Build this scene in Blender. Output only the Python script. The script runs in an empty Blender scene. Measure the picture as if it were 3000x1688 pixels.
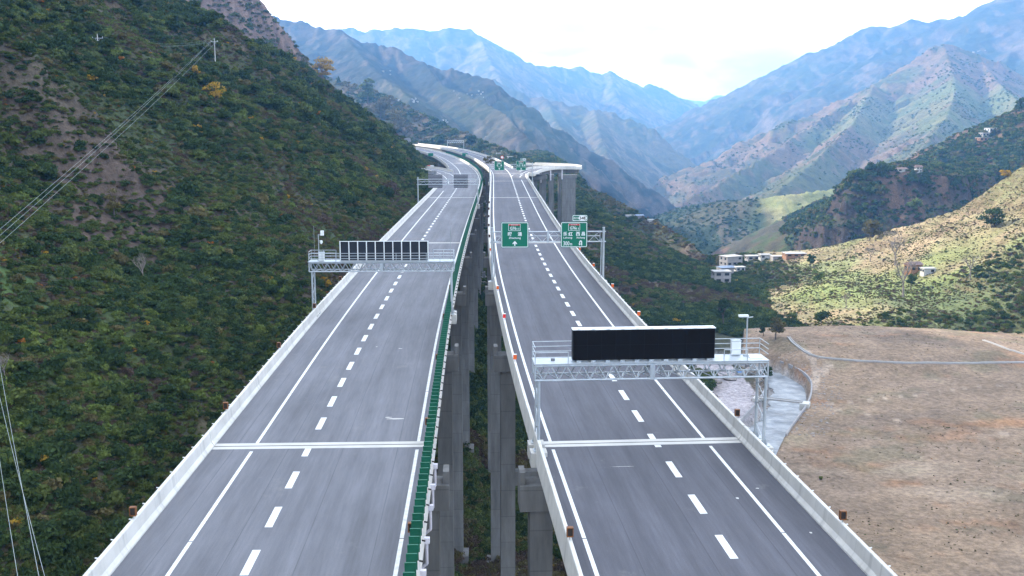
import bpy, math, random
import numpy as np
from mathutils import Vector, Matrix
random.seed(7)
S = bpy.context.scene
C = S.collection
rad = math.radians

# ---------------------------------------------------------------- camera
F, CX, CY = 2960.0, 1500.0, 844.0          # focal length and centre in photo pixels (3000 wide)
PITCH, HC = math.atan(484 / F), 22.0       # camera looks 9.3 degrees down from 22 m above the road
cam = bpy.data.cameras.new('camera')
cam.sensor_width = 36.0
cam.lens = 36.0 * F / 3000.0
cam.clip_start = 0.5
cam.clip_end = 40000
co = bpy.data.objects.new('camera', cam)
co.location = (0, 0, HC)
co.rotation_euler = (math.pi / 2 - PITCH, 0, 0)
C.objects.link(co)
S.camera = co

# ---------------------------------------------------------------- sky and sun
SUN_AZ, SUN_EL = rad(-60), rad(25.5)         # azimuth from the heading (+Y), left negative
w = bpy.data.worlds.new('World')
S.world = w
w.use_nodes = True
nt = w.node_tree
nt.nodes.clear()
def nd(tree, kind, **kw):
    n = tree.nodes.new(kind)
    for k, v in kw.items():
        setattr(n, k, v)
    return n
out = nd(nt, 'ShaderNodeOutputWorld')
bg = nd(nt, 'ShaderNodeBackground')
sky = nd(nt, 'ShaderNodeTexSky', sky_type='NISHITA', sun_disc=False, sun_elevation=SUN_EL,
         sun_rotation=SUN_AZ, altitude=1400, air_density=1.0, dust_density=1.2, ozone_density=1.0)
tc = nd(nt, 'ShaderNodeTexCoord')
mp = nd(nt, 'ShaderNodeMapping')
mp.inputs['Scale'].default_value = (1.0, 1.0, 3.2)
mp.inputs['Location'].default_value = (0.35, 0.1, 0.2)
nz = nd(nt, 'ShaderNodeTexNoise')
nz.inputs['Scale'].default_value = 2.6
nz.inputs['Detail'].default_value = 9
nz.inputs['Roughness'].default_value = 0.55
nz.inputs['Distortion'].default_value = 0.3
ramp = nd(nt, 'ShaderNodeValToRGB')
ramp.color_ramp.elements[0].position = 0.34
ramp.color_ramp.elements[1].position = 0.60
ramp.color_ramp.elements[0].color = (0.18,0.18,0.18,1)
nz2 = nd(nt, 'ShaderNodeTexNoise')
nz2.inputs['Scale'].default_value = 4.0
nz2.inputs['Detail'].default_value = 5
rmp2 = nd(nt, 'ShaderNodeValToRGB')
rmp2.color_ramp.elements[0].color = (5.2, 6.0, 7.0, 1)
rmp2.color_ramp.elements[1].color = (14.0, 15.0, 16.8, 1)
rmp2.color_ramp.elements[0].position = 0.41
rmp2.color_ramp.elements[1].position = 0.53
mx = nd(nt, 'ShaderNodeMix', data_type='RGBA')
L = nt.links.new
L(tc.outputs['Generated'], mp.inputs['Vector'])
L(mp.outputs[0], nz.inputs['Vector'])
L(mp.outputs[0], nz2.inputs['Vector'])
L(nz.outputs['Fac'], ramp.inputs['Fac'])
L(nz2.outputs['Fac'], rmp2.inputs['Fac'])
L(ramp.outputs['Color'], mx.inputs['Factor'])
L(sky.outputs['Color'], mx.inputs[6])
L(rmp2.outputs['Color'], mx.inputs[7])
L(mx.outputs[2], bg.inputs['Color'])
bg.inputs['Strength'].default_value = 0.15
L(bg.outputs[0], out.inputs['Surface'])

sun = bpy.data.lights.new('sun', 'SUN')
sun.energy = 5.0
sun.angle = rad(0.53)
sun.color = (1.0, 0.93, 0.82)
so = bpy.data.objects.new('sun', sun)
sd = Vector((math.sin(SUN_AZ) * math.cos(SUN_EL), math.cos(SUN_AZ) * math.cos(SUN_EL), math.sin(SUN_EL)))
so.rotation_euler = sd.to_track_quat('Z', 'Y').to_euler()
C.objects.link(so)

S.view_settings.view_transform = 'Standard'
S.view_settings.look = 'None'
S.view_settings.gamma = 1.0
S.view_settings.exposure = 0.98
S.view_settings.use_curve_mapping = False
S.render.engine = 'CYCLES'
cy = S.cycles
cy.use_denoising = True
cy.max_bounces = 6
cy.diffuse_bounces = 3
cy.glossy_bounces = 2
cy.transmission_bounces = 2
cy.transparent_max_bounces = 4
cy.volume_bounces = 1
cy.caustics_reflective = False
cy.caustics_refractive = False

# ---------------------------------------------------------------- helpers
def at(u, v, Y):
    """a photo pixel and a distance ahead (m) -> a point of the place"""
    x, y = (u - CX) / F, -(v - CY) / F
    c, s = math.cos(PITCH), math.sin(PITCH)
    d = (x, c + y * s, -s + y * c)
    t = Y / d[1]
    return (d[0] * t, Y, HC + d[2] * t)
def atz(u, v, z):
    """a photo pixel and a height -> the point of the place at that height"""
    x, y = (u - CX) / F, -(v - CY) / F
    c, s = math.cos(PITCH), math.sin(PITCH)
    d = (x, c + y * s, -s + y * c)
    t = (z - HC) / d[2]
    return (d[0] * t, d[1] * t, z)
def tag(o, label=None, cat=None, group=None, kind=None):
    if label: o['label'] = label
    if cat: o['category'] = cat
    if group: o['group'] = group
    if kind: o['kind'] = kind
    return o
def empty(name, loc=(0, 0, 0), rz=0, parent=None):
    o = bpy.data.objects.new(name, None)
    o.location = loc
    o.rotation_euler = (0, 0, rz)
    o.empty_display_size = 0.2
    C.objects.link(o)
    if parent: o.parent = parent
    return o
def link(name, me, parent=None, mat=None):
    if mat is not None and not me.materials: me.materials.append(mat)
    o = bpy.data.objects.new(name, me)
    C.objects.link(o)
    if parent: o.parent = parent
    return o
class MB:
    """collects boxes, tubes and strips; build() links them as one mesh object"""
    def __init__(s): s.v, s.f, s.uv = [], [], None
    def quad(s, a, b, c, d):
        n = len(s.v); s.v += [a, b, c, d]; s.f.append((n, n+1, n+2, n+3)); return s
    def poly(s, pts):
        n = len(s.v); s.v += list(pts); s.f.append(tuple(range(n, n+len(pts)))); return s
    def box(s, x0, y0, z0, x1, y1, z1):
        n = len(s.v)
        s.v += [(x0,y0,z0),(x1,y0,z0),(x1,y1,z0),(x0,y1,z0),(x0,y0,z1),(x1,y0,z1),(x1,y1,z1),(x0,y1,z1)]
        for q in ((0,3,2,1),(4,5,6,7),(0,1,5,4),(1,2,6,5),(2,3,7,6),(3,0,4,7)): s.f.append(tuple(n+i for i in q))
        return s
    def tube(s, p, q, r, k=8, r2=None):
        p, q = Vector(p), Vector(q); d = (q - p).normalized()
        a = d.orthogonal().normalized(); b = d.cross(a); n = len(s.v); r2 = r if r2 is None else r2
        for c, rr in ((p, r), (q, r2)):
            for i in range(k):
                t = 2*math.pi*i/k; s.v.append(tuple(c + (a*math.cos(t) + b*math.sin(t))*rr))
        for i in range(k): s.f.append((n+i, n+(i+1)%k, n+k+(i+1)%k, n+k+i))
        s.f.append(tuple(n+i for i in reversed(range(k)))); s.f.append(tuple(n+k+i for i in range(k)))
        return s
    def mesh(s, name, mat=None, smooth=False):
        me = bpy.data.meshes.new(name)
        me.from_pydata([tuple(map(float, p)) for p in s.v], [], s.f)
        if smooth: me.polygons.foreach_set('use_smooth', [True]*len(me.polygons))
        if mat: me.materials.append(mat)
        me.update()
        return me
    def build(s, name, mat=None, parent=None, smooth=False):
        return link(name, s.mesh(name, mat, smooth), parent)
UNIT_TUBE = {}
def bar(name, p, q, r, mat, parent):
    """a straight round member: one object sharing the unit tube mesh of its material"""
    me = UNIT_TUBE.get(mat.name)
    if me is None:
        me = MB().tube((0,0,0), (0,0,1), 1.0, 8).mesh('tube', mat); UNIT_TUBE[mat.name] = me
    p, q = Vector(p), Vector(q); d = q - p
    o = bpy.data.objects.new(name, me); C.objects.link(o)
    if parent: o.parent = parent
    o.matrix_local = Matrix.Translation(p) @ d.to_track_quat('Z', 'Y').to_matrix().to_4x4() @ Matrix.Diagonal((r, r, d.length, 1))
    return o
UNIT_BOX = {}
def block(name, x0, y0, z0, x1, y1, z1, mat, parent=None):
    me = UNIT_BOX.get(mat.name)
    if me is None:
        me = MB().box(-.5,-.5,-.5,.5,.5,.5).mesh('block', mat); UNIT_BOX[mat.name] = me
    o = bpy.data.objects.new(name, me); C.objects.link(o)
    if parent: o.parent = parent
    o.location = ((x0+x1)/2, (y0+y1)/2, (z0+z1)/2); o.scale = (abs(x1-x0), abs(y1-y0), abs(z1-z0))
    return o

# ---------------------------------------------------------------- materials
def mat(name, col, rough=0.8, metal=0.0, var=0.25, scale=1.0, bump=0.0, bscale=8.0, spec=0.3, stretch=(1,1,1), detail=5):
    m = bpy.data.materials.new(name); m.use_nodes = True
    t = m.node_tree; b = t.nodes['Principled BSDF']
    b.inputs['Roughness'].default_value = rough; b.inputs['Metallic'].default_value = metal
    b.inputs['Specular IOR Level'].default_value = spec
    tcn = nd(t, 'ShaderNodeNewGeometry'); mpn = nd(t, 'ShaderNodeMapping'); mpn.inputs['Scale'].default_value = stretch
    t.links.new(tcn.outputs['Position'], mpn.inputs['Vector'])
    n = nd(t, 'ShaderNodeTexNoise'); n.inputs['Scale'].default_value = scale; n.inputs['Detail'].default_value = detail
    n.inputs['Roughness'].default_value = 0.65
    t.links.new(mpn.outputs[0], n.inputs['Vector'])
    r = nd(t, 'ShaderNodeValToRGB')
    r.color_ramp.elements[0].position = 0.3; r.color_ramp.elements[1].position = 0.7
    r.color_ramp.elements[0].color = tuple(c*(1-var) for c in col) + (1,)
    r.color_ramp.elements[1].color = tuple(min(1, c*(1+var)) for c in col) + (1,)
    t.links.new(n.outputs['Fac'], r.inputs['Fac']); t.links.new(r.outputs['Color'], b.inputs['Base Color'])
    if bump:
        n2 = nd(t, 'ShaderNodeTexNoise'); n2.inputs['Scale'].default_value = bscale; n2.inputs['Detail'].default_value = 4
        t.links.new(mpn.outputs[0], n2.inputs['Vector'])
        bp = nd(t, 'ShaderNodeBump'); bp.inputs['Strength'].default_value = bump
        t.links.new(n2.outputs['Fac'], bp.inputs['Height']); t.links.new(bp.outputs[0], b.inputs['Normal'])
    return m
M = {}
M['steel'] = mat('galvanised_steel', (0.46,0.50,0.53), 0.42, 0.35, 0.12, 2.0)
M['conc'] = mat('concrete', (0.50,0.49,0.46), 0.85, 0, 0.16, 0.35, 0.15, 3.0, detail=9)
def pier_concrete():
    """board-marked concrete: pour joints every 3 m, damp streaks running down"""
    m = mat('pier_concrete', (0.185,0.186,0.184), 0.9, 0, 0.30, 1.1, 0.15, 2.0, stretch=(1,1,0.16), detail=9)  # base colour darkened to stand in for shade in the gap between decks
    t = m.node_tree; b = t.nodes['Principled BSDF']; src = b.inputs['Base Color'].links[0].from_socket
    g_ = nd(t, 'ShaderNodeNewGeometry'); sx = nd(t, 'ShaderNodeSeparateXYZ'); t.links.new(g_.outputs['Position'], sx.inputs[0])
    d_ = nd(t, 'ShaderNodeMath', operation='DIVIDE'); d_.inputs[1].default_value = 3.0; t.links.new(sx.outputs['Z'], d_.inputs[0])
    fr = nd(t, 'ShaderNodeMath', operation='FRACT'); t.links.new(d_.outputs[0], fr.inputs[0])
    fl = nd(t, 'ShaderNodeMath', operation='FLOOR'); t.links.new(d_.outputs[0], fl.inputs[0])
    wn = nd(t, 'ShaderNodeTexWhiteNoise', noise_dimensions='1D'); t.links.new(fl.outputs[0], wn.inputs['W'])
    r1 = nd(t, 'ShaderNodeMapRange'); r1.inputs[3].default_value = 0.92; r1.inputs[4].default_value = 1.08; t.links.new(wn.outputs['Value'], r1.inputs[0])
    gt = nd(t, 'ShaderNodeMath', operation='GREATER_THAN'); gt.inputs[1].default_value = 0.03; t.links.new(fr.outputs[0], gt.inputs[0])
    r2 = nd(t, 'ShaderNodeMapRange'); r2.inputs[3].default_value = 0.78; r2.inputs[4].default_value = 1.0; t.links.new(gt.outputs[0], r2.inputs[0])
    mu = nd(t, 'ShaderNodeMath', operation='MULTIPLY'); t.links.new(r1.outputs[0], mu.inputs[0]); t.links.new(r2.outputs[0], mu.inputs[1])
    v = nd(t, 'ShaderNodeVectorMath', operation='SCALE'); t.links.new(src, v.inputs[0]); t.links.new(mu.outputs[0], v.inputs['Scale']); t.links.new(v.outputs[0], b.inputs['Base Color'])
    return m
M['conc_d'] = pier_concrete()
M['paint'] = mat('road_paint', (0.64,0.64,0.62), 0.7, 0, 0.22, 2.2, detail=10)
M['green'] = mat('sign_green', (0.004,0.155,0.090), 0.5, 0, 0.06, 1.0)
M['agreen'] = mat('board_green', (0.006,0.10,0.055), 0.5, 0, 0.18, 0.7)
M['white'] = mat('sign_white', (0.80,0.83,0.82), 0.5, 0, 0.04, 2.0)
M['red'] = mat('sign_red', (0.50,0.02,0.03), 0.5, 0, 0.08, 2.0)
M['black'] = mat('led_black', (0.006,0.006,0.007), 0.75, 0, 0.3, 40.0, spec=0.1)
M['back'] = mat('panel_back', (0.018,0.022,0.030), 0.6, 0, 0.25, 1.5)
M['alu'] = mat('sign_back_aluminium', (0.16,0.165,0.19), 0.6, 0.1, 0.10, 2.0)
M['brown'] = mat('delineator_brown', (0.20,0.075,0.02), 0.5, 0, 0.3, 6.0)
M['dark'] = mat('dark_plastic', (0.03,0.022,0.018), 0.6, 0, 0.2, 6.0)
M['orange'] = mat('reflector_orange', (0.75,0.13,0.02), 0.4, 0, 0.1, 6.0)
M['redr'] = mat('reflector_red', (0.75,0.03,0.02), 0.4, 0, 0.1, 6.0)
M['pipe'] = mat('drain_pipe_plastic', (0.60,0.58,0.64), 0.5, 0, 0.12, 2.0)
M['wallw'] = mat('whitewashed_wall', (0.42,0.42,0.41), 0.9, 0, 0.18, 0.4, detail=8)
M['wallg'] = mat('block_wall', (0.30,0.29,0.29), 0.9, 0, 0.22, 0.4, detail=8)
M['roofg'] = mat('flat_concrete_roof', (0.36,0.35,0.34), 0.9, 0, 0.15, 0.5)
M['roofb'] = mat('blue_tin_roof', (0.16,0.21,0.30), 0.6, 0, 0.3, 1.2)
M['thatch'] = mat('old_tile_roof', (0.16,0.11,0.10), 0.95, 0, 0.35, 1.5)
M['mud'] = mat('mud_brick', (0.27,0.15,0.09), 0.95, 0, 0.25, 1.2)
M['glass'] = mat('dark_window', (0.02,0.025,0.03), 0.25, 0, 0.2, 1.0, spec=0.5)
M['wire'] = mat('power_wire', (0.30,0.34,0.34), 0.5, 0.2, 0.1, 0.2)
M['pole'] = mat('concrete_pole', (0.50,0.50,0.48), 0.85, 0, 0.15, 1.0)
M['bark'] = mat('bark', (0.11,0.09,0.075), 0.95, 0, 0.3, 2.0)
M['twig'] = mat('bare_twig', (0.22,0.19,0.17), 0.95, 0, 0.3, 1.0)
M['stone'] = mat('boulder_stone', (0.27,0.24,0.22), 0.9, 0, 0.25, 0.7, 0.4, 2.0)
M['tarp'] = mat('blue_tarpaulin', (0.10,0.24,0.50), 0.6, 0, 0.25, 1.0)
M['ceramic'] = mat('insulator_ceramic', (0.75,0.76,0.74), 0.4, 0, 0.05, 2.0)

def foliage(name, c1, c2, trans=0.25, spread=0.5):
    """leaf material: colour varies from plant to plant and through each crown"""
    m = bpy.data.materials.new(name); m.use_nodes = True
    t = m.node_tree; t.nodes.clear(); o = nd(t, 'ShaderNodeOutputMaterial')
    oi = nd(t, 'ShaderNodeObjectInfo'); geo = nd(t, 'ShaderNodeNewGeometry')
    add = nd(t, 'ShaderNodeMath', operation='MULTIPLY_ADD'); add.inputs[1].default_value = spread; 
    mul = nd(t, 'ShaderNodeMath', operation='MULTIPLY'); mul.inputs[1].default_value = 1 - spread
    t.links.new(geo.outputs['Random Per Island'], mul.inputs[0])
    t.links.new(oi.outputs['Random'], add.inputs[0]); t.links.new(mul.outputs[0], add.inputs[2])
    r = nd(t, 'ShaderNodeValToRGB'); r.color_ramp.elements[0].color = c1 + (1,); r.color_ramp.elements[1].color = c2 + (1,)
    t.links.new(add.outputs[0], r.inputs['Fac'])
    d = nd(t, 'ShaderNodeBsdfDiffuse'); tr = nd(t, 'ShaderNodeBsdfTranslucent'); mxs = nd(t, 'ShaderNodeMixShader')
    mxs.inputs['Fac'].default_value = trans
    t.links.new(r.outputs['Color'], d.inputs['Color']); t.links.new(r.outputs['Color'], tr.inputs['Color'])
    t.links.new(d.outputs[0], mxs.inputs[1]); t.links.new(tr.outputs[0], mxs.inputs[2]); t.links.new(mxs.outputs[0], o.inputs['Surface'])
    return m
M['leaf_dark'] = foliage('leaves_dark_green', (0.020,0.040,0.016), (0.074,0.112,0.040))
M['leaf_mid'] = foliage('leaves_mid_green', (0.046,0.072,0.022), (0.140,0.170,0.052))
M['leaf_olive'] = foliage('leaves_olive', (0.085,0.078,0.034), (0.175,0.150,0.066))
M['leaf_dry'] = foliage('dry_twigs_and_leaves', (0.060,0.044,0.036), (0.150,0.108,0.078))
M['leaf_gold'] = foliage('leaves_autumn_gold', (0.28,0.17,0.02), (0.45,0.30,0.05))
M['leaf_rust'] = foliage('leaves_rust_orange', (0.30,0.09,0.02), (0.42,0.20,0.05))
M['leaf_lime'] = foliage('leaves_lime_green', (0.080,0.120,0.028), (0.170,0.215,0.060))
# ---------------------------------------------------------------- the lie of the two carriageways (plan)
def spline(ys, xs):
    ys, xs = np.array(ys, float), np.array(xs, float)
    n = len(ys); h = np.diff(ys); A = np.eye(n); b = np.zeros(n)
    for i in range(1, n-1):
        A[i, i-1:i+2] = [h[i-1], 2*(h[i-1]+h[i]), h[i]]
        b[i] = 6*((xs[i+1]-xs[i])/h[i] - (xs[i]-xs[i-1])/h[i-1])
    m = np.linalg.solve(A, b)
    def f(y):
        y = np.asarray(y, float); i = np.clip(np.searchsorted(ys, y)-1, 0, n-2)
        t = y-ys[i]; hh = h[i]
        return (xs[i] + t*((xs[i+1]-xs[i])/hh - hh*(2*m[i]+m[i+1])/6) + t*t*m[i]/2 + t**3*(m[i+1]-m[i])/(6*hh))
    return f
# right carriageway: its left edge line; left carriageway: its right edge line (x as a function of the distance ahead)
xR = spline([-60,0,46.7,67,84,119,152,185,231,301,395,446,490,546,633,748,888,994,1120],
            [9.2,6.9,4.2,2.75,1.6,-0.35,-1.9,-3.05,-4.2,-5.5,-7.2,-8.4,-10.6,-15.0,-23.4,-38.0,-62.0,-89.0,-127.0])
xL = spline([-60,0,46.7,67,101,140,186,238,301,344,388,422,463,534,615,705,810,883,980,1100],
            [-2.2,-4.1,-5.75,-6.5,-7.75,-8.75,-9.55,-10.2,-10.85,-11.4,-12.4,-13.9,-16.5,-23.0,-32.3,-45.2,-64.3,-81.0,-107.0,-143.0])

# ---------------------------------------------------------------- terrain heights
def hash2(ix, iy, seed):
    h = (ix.astype(np.int64)*374761393 + iy.astype(np.int64)*668265263 + seed*974634777) & 0x7fffffff
    h = ((h ^ (h >> 13)) * 1274126177) & 0x7fffffff
    return ((h ^ (h >> 16)) & 0xffff) / 65535.0
def vnoise(x, y, seed=0):
    ix, iy = np.floor(x), np.floor(y); fx, fy = x-ix, y-iy
    fx = fx*fx*fx*(fx*(fx*6-15)+10); fy = fy*fy*fy*(fy*(fy*6-15)+10)
    a, b = hash2(ix, iy, seed), hash2(ix+1, iy, seed)
    c, d = hash2(ix, iy+1, seed), hash2(ix+1, iy+1, seed)
    return (a + (b-a)*fx)*(1-fy) + (c + (d-c)*fx)*fy
def fbm(x, y, oct=5, seed=0, gain=0.5):
    v, a, s = 0, 1.0, 0
    for i in range(oct):
        v = v + a*vnoise(x, y, seed+i*17); s += a; a *= gain; x, y = x*2.03+3.1, y*2.03+1.7
    return v/s
def ridged(x, y, oct=5, seed=0):
    v, a, s = 0, 1.0, 0
    for i in range(oct):
        v = v + a*(1-np.abs(2*vnoise(x, y, seed+i*13)-1)); s += a; a *= 0.5; x, y = x*2.07+1.3, y*2.07+4.9
    return v/s
def sst(a, b, x):
    t = np.clip((x-a)/(b-a), 0, 1); return t*t*(3-2*t)

def px(*pts): return [at(*p) for p in pts]
# ridges: crest points (photo pixel + distance), slope towards the viewer, slope behind, gully depth, gully width
RIDGES = {
 'cliff_spur': (px((930,200,760),(880,165,780),(800,108,800),(757,62,815),(748,-20,820)) +
               [(-255,840,190),(-300,870,240),(-380,920,300),(-560,1000,360),(-800,1050,420)], 1.05, 1.3, 22, 34),  # last points, out of view, raised to keep the roads in shade
 'scrub_spur': (px((900,210,1500),(1060,255,1400),(1150,290,1300),(1300,368,1180),(1400,408,1050),(1480,440,950),(1600,498,830),(1700,545,720),
               (1790,580,660),(1870,622,610),(1935,655,580),(2000,700,545),(2050,745,520)) , 0.36, 0.85, 5, 45),
 'blue_mountain': (px((560,20,2900),(750,42,2600),(850,56,2550),(960,84,2450),(1000,90,2400),(1039,121,2350),(1101,121,2320),(1155,142,2280),(1233,176,2200),
               (1288,206,2150),(1330,207,2100),(1400,222,2050),(1447,236,2000),(1475,275,1930),(1512,318,1880),(1544,350,1830),(1583,388,1780),(1660,466,1680),(1738,544,1580),(1800,610,1500)), 0.46, 1.2, 78, 170),
 'blue_spur': (px((1233,176,2200),(1300,250,1900),(1400,290,1750),(1475,330,1600),(1530,390,1480),(1600,450,1380)), 0.5, 1.2, 22, 80),
 'blue_spur_low': (px((1000,90,2400),(1080,190,2000),(1150,250,1750),(1210,290,1600)), 0.5, 0.5, 22, 80),
 'far_mountain': (px((500,110,4900),(1000,86,4600),(1097,87,4600),(1210,77,4600),(1272,87,4600),(1318,80,4600),(1354,82,4600),(1404,99,4620),(1447,139,4700),(1505,152,4800),
               (1544,186,4900),(1583,194,5000),(1637,198,5100),(1699,197,5200),(1738,218,5300),(1785,209,5350),(1835,233,5400),(1886,254,5500),(1905,245,5550),
               (1944,261,5650),(1963,278,5750),(2010,289,5900),(2090,330,6000)), 0.5, 0.5, 110, 330),
 'far_spur_a': (px((1404,99,4620),(1440,190,4000),(1470,240,3700)), 0.55, 0.55, 40, 160),
 'far_spur_b': (px((1785,209,5350),(1810,290,4600),(1860,350,4200),(1900,420,3900)), 0.55, 0.55, 40, 160),
 'middle_mountain': (px((1380,220,3500),(1450,236,3350),(1540,275,3250),(1600,292,3200),(1680,312,3120),(1740,319,3080),(1800,335,3050),(1850,347,3020),(1905,374,2980),
               (1950,410,2940),(1985,440,2900),(2012,480,2860),(1990,530,2780),(1950,575,2700)), 0.52, 1.0, 70, 210),
 'middle_spur_a': (px((1740,319,3080),(1760,400,2600),(1790,480,2300)), 0.6, 0.6, 25, 100),
 'middle_spur_b': (px((1600,292,3200),(1640,370,2700),(1690,450,2300)), 0.6, 0.6, 25, 100),
 'farthest_mountain': (px((1900,300,8600),(2000,285,8400),(2058,289,8400),(2117,276,8400),(2175,268,8400),(2194,272,8400),(2237,294,8300),(2400,310,8200)), 0.5, 0.5, 100, 500),
 'big_mountain': (px((1830,600,3500),(1900,560,3650),(1990,500,3900),(2060,450,4050),(2110,425,4100),(2190,342,4150),(2237,294,4150),(2310,234,4120),(2345,230,4100),(2400,190,4050),(2480,122,3980),(2520,92,3950),(2555,75,3920),(2610,81,3900),
               (2670,57,3880),(2720,66,3850),(2800,52,3800),(2850,34,3750),(2920,0,3650),(3050,-60,3500),(3400,-200,3300)), 0.47, 0.95, 75, 240),
 'lit_mountain': (px((1880,640,1500),(1930,640,1600),(2000,595,1700),(2080,550,1800),(2200,482,1950),(2300,418,2100),(2400,350,2250),(2500,288,2380),(2560,250,2440),(2620,213,2500),(2700,158,2560),(2730,135,2590),(2762,126,2600),
               (2800,135,2620),(2860,160,2650),(2950,207,2650),(3000,225,2600),(3150,240,2500),(3500,200,2400)), 0.40, 0.85, 70, 130),
 'lit_spur_a': (px((2762,126,2600),(2790,200,2350),(2800,275,2050),(2770,350,1750),(2700,440,1500),(2600,520,1300)), 0.62, 0.62, 34, 70),
 'lit_spur_b': (px((2560,250,2440),(2500,360,2050),(2400,460,1750),(2280,560,1450)), 0.6, 0.6, 32, 70),
 'lit_spur_c': (px((2860,160,2650),(2930,250,2200),(2990,300,1900),(3100,330,1700)), 0.6, 0.6, 32, 70),
 'shaded_foot': (px((1900,640,1420),(1960,622,1330),(2030,600,1240),(2110,590,1180),(2200,585,1140),(2300,572,1130),(2400,560,1150),(2520,540,1200)), 0.42, 0.5, 10, 45),
 'dark_ridge': (px((2560,520,760),(2680,505,800),(2760,470,860),(2830,420,900),(2870,395,910),(2950,345,920),(3000,312,920),(3150,230,900),(3500,60,880)), 0.52, 0.6, 8, 40),
}
LABELS = ['valley_floor', 'left_hillside'] + list(RIDGES) + ['terrace_slope', 'cliff_knoll', 'mound']
YC_W = np.array([-30, 0, 29, 60, 72, 84, 96, 110, 160, 260, 500, 900.])
YC_Y = np.array([760, 720, 665, 630, 600, 505, 410, 395, 395, 400, 430, 480.])  # outer crest values, out of view, set to shade the roads
def stream_d(x, y):
    return stream_ds(x, y)[0]
def stream_ds(x, y):
    P = STREAM; d = np.full(np.shape(x), 1e9); east = np.zeros(np.shape(x), bool)
    for (ax, ay), (bx, by) in zip(P[:-1], P[1:]):
        dx, dy = bx-ax, by-ay; t = np.clip(((x-ax)*dx+(y-ay)*dy)/(dx*dx+dy*dy), 0, 1)
        ex, ey = x-ax-t*dx, y-ay-t*dy; dd = np.hypot(ex, ey); mk = dd < d
        d = np.where(mk, dd, d); east = np.where(mk, dx*ey-dy*ex > 0, east)
    return d, east
ZG = -45.0
HMIN = -60.0
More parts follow.
